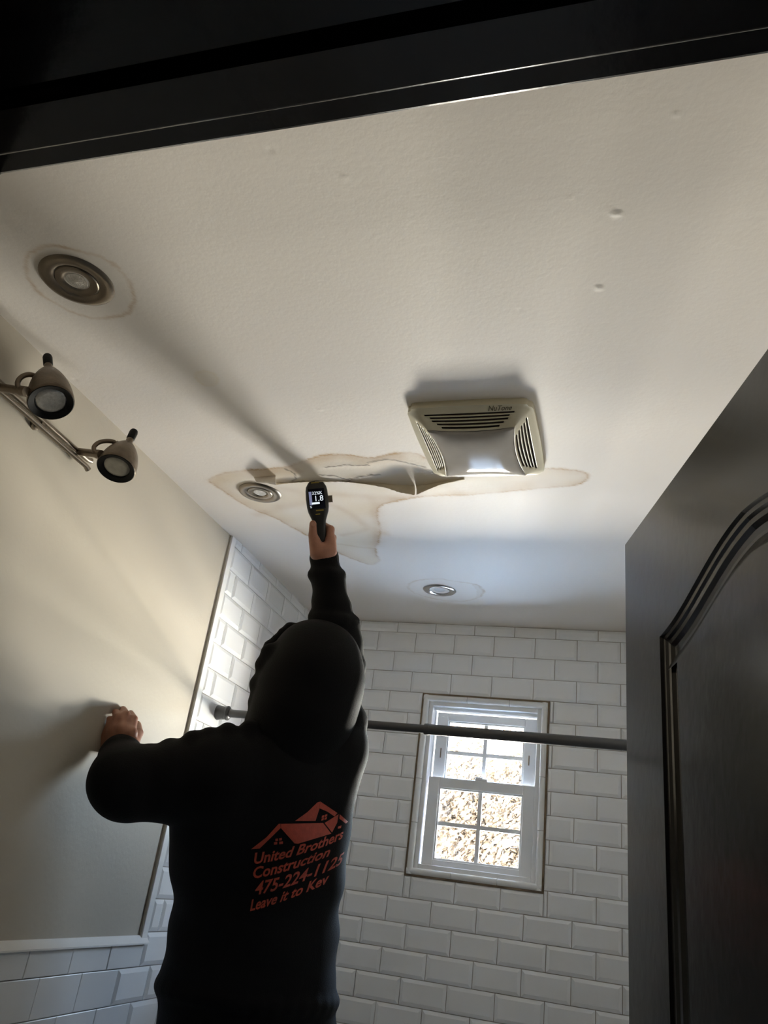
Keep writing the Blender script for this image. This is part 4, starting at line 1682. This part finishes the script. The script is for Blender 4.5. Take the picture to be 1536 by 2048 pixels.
# four lines of lettering: each starts at its place on the cloth and climbs to the right as the raised arm pulls it
for body_, size, px, py, k1, squeeze in (('United Brothers', 0.0320, 506, 1728, 0.20, 1.16), ('Construction', 0.0330, 504, 1757, 0.20, 1.20),
                                         ('475-224-1125', 0.0385, 509, 1790, 0.20, 1.20), ('Leave it to Kev', 0.0325, 499, 1822, 0.20, 1.16)):
    s0, z0 = arc_of(fabric_at(px, py))
    tv, tf = text_mesh(body_, size, bold=0.0008)
    print_mesh('back_lettering', [(v.x * squeeze, v.y) for v in tv], tf, lambda x, y, s0=s0, z0=z0, k=k1: wrap(s0 + x, z0 + y + k * x + 0.55 * x * x), 0.008)
house = [
    [(85, 757), (300, 590), (468, 405), (495, 400), (498, 462), (380, 578), (205, 748)],
    [(500, 403), (1090, 390), (1205, 540), (742, 680), (690, 676), (502, 462)],
    [(700, 362), (870, 240), (1010, 104), (1050, 92), (1040, 190), (985, 362)],
    [(1052, 90), (1292, 252), (1250, 300), (1150, 232), (1042, 186)],
    [(1112, 390), (1308, 268), (1288, 385), (1216, 524)],
    [(1322, 268), (1440, 372), (1408, 398), (1318, 330)],
    [(425, 612), (462, 606), (462, 640), (425, 646)], [(478, 604), (515, 598), (515, 632), (478, 638)], [(405, 660), (450, 654), (450, 690), (405, 696)], [(478, 652), (530, 646), (530, 682), (478, 688)],
    [(1075, 290), (1108, 280), (1104, 312), (1070, 322)], [(1118, 276), (1150, 266), (1146, 298), (1114, 308)], [(1070, 330), (1102, 320), (1098, 350), (1066, 360)], [(1112, 316), (1144, 306), (1140, 338), (1108, 348)],
    [(1300, 440), (1348, 425), (1338, 462), (1295, 470)]]
hv, hf = [], []
for p in house:
    b = len(hv)
    hv += [(490 + x / 6.982, 1590 + y / 6.982) for x, y in p]
    hf.append(tuple(range(b, b + len(p))))
print_mesh('house_emblem', hv, hf, fabric_at, 6.0)

# ------------------------------------------------------------------ outside: yard and autumn trees
struct(box('ground', -9, 9, 0.16, 6.5, -0.62, -0.5, M['yard']))

struct(box('wall_light_blocker', 2.3, 2.42, 0.14, 2.5, -0.5, 2.4, M['blockwall']))          # unseen wall added to keep window light off the left tiles


def tree(x, y, hgt_, lean, seed, leaves, label, spread=1.0, low=0.35, lsz=0.055):
    rd = random.Random(seed)
    root = tag(empty('tree', (x, y, -0.5)), label, 'tree', 'autumn trees beyond the window')
    bm = bmesh.new()
    twigs = []

    def grow(p, d, ln, r, lvl):
        n = 5 if lvl == 0 else 4
        pts, rs = [p.copy()], [r]
        for i in range(n):
            d = (d + Vector((rd.uniform(-1, 1), rd.uniform(-1, 1), rd.uniform(-0.6, 0.8))) * (0.10 if lvl == 0 else 0.22)).normalized()
            p = p + d * (ln / n)
            pts.append(p.copy())
            rs.append(max(0.004, r * (1 - 0.62 * (i + 1) / n)))
        add_tube(bm, pts, rs, 6 if lvl < 2 else 4)
        if lvl >= 2:
            twigs.extend(pts[1:])
        if lvl >= 4:
            return
        kids = 8 if lvl == 0 else (5 if lvl < 3 else 3)
        for i in range(kids):
            t = low + (1 - low) * (i + 0.6) / kids if lvl == 0 else 0.25 + 0.75 * (i + 0.5) / kids
            s = min(int(t * n), n - 1)
            q = pts[s].lerp(pts[s + 1], t * n - s)
            ang = rd.uniform(0, 6.283)
            x_, y_, a_ = frame_of(d)
            sp_ = rd.uniform(0.5, 1.0) * spread
            nd = (a_ * 0.75 + (x_ * math.cos(ang) + y_ * math.sin(ang)) * sp_ + Vector((0, 0, 0.12))).normalized()
            grow(q, nd, ln * rd.uniform(0.45, 0.62), max(0.005, r * 0.42), lvl + 1)
    grow(Vector((0, 0, 0)), Vector((lean, 0, 1)).normalized(), hgt_, 0.11, 0)
    bm_obj('trunk_and_branches', bm, M['bark'], root, True)
    vs, fs = [], []
    for i in range(leaves):
        c = rd.choice(twigs) + Vector((rd.gauss(0, 0.14), rd.gauss(0, 0.14), rd.gauss(0, 0.14)))
        a = Vector((rd.gauss(0, 1), rd.gauss(0, 1), rd.gauss(0, 1))).normalized()
        b = a.orthogonal().normalized()
        e = a.cross(b)
        s = lsz * rd.uniform(0.5, 1.2)
        k = len(vs)
        vs += [c - b * s, c + e * s * 0.45 + a * s * 0.12, c + b * s, c - e * s * 0.45 + a * s * 0.12]
        fs.append((k, k + 1, k + 2, k + 3))
    lv = mesh_obj('leaves', vs, fs, M['leaf'], root)
    lv['kind'] = 'stuff'
    return root


tree(-1.05, 6.2, 2.35, 0.0, 3, 34000, 'small tan-leaved autumn tree nearest the house beyond the window', 1.1, 0.45, 0.042)
tree(-1.9, 12.5, 4.5, 0.03, 5, 18000, 'taller tan-leaved tree in the middle beyond the window', 1.0, 0.35, 0.05)
tree(-3.4, 21.0, 5.4, -0.02, 13, 9000, 'tallest tan-leaved tree farthest beyond the window', 1.0, 0.3, 0.07)
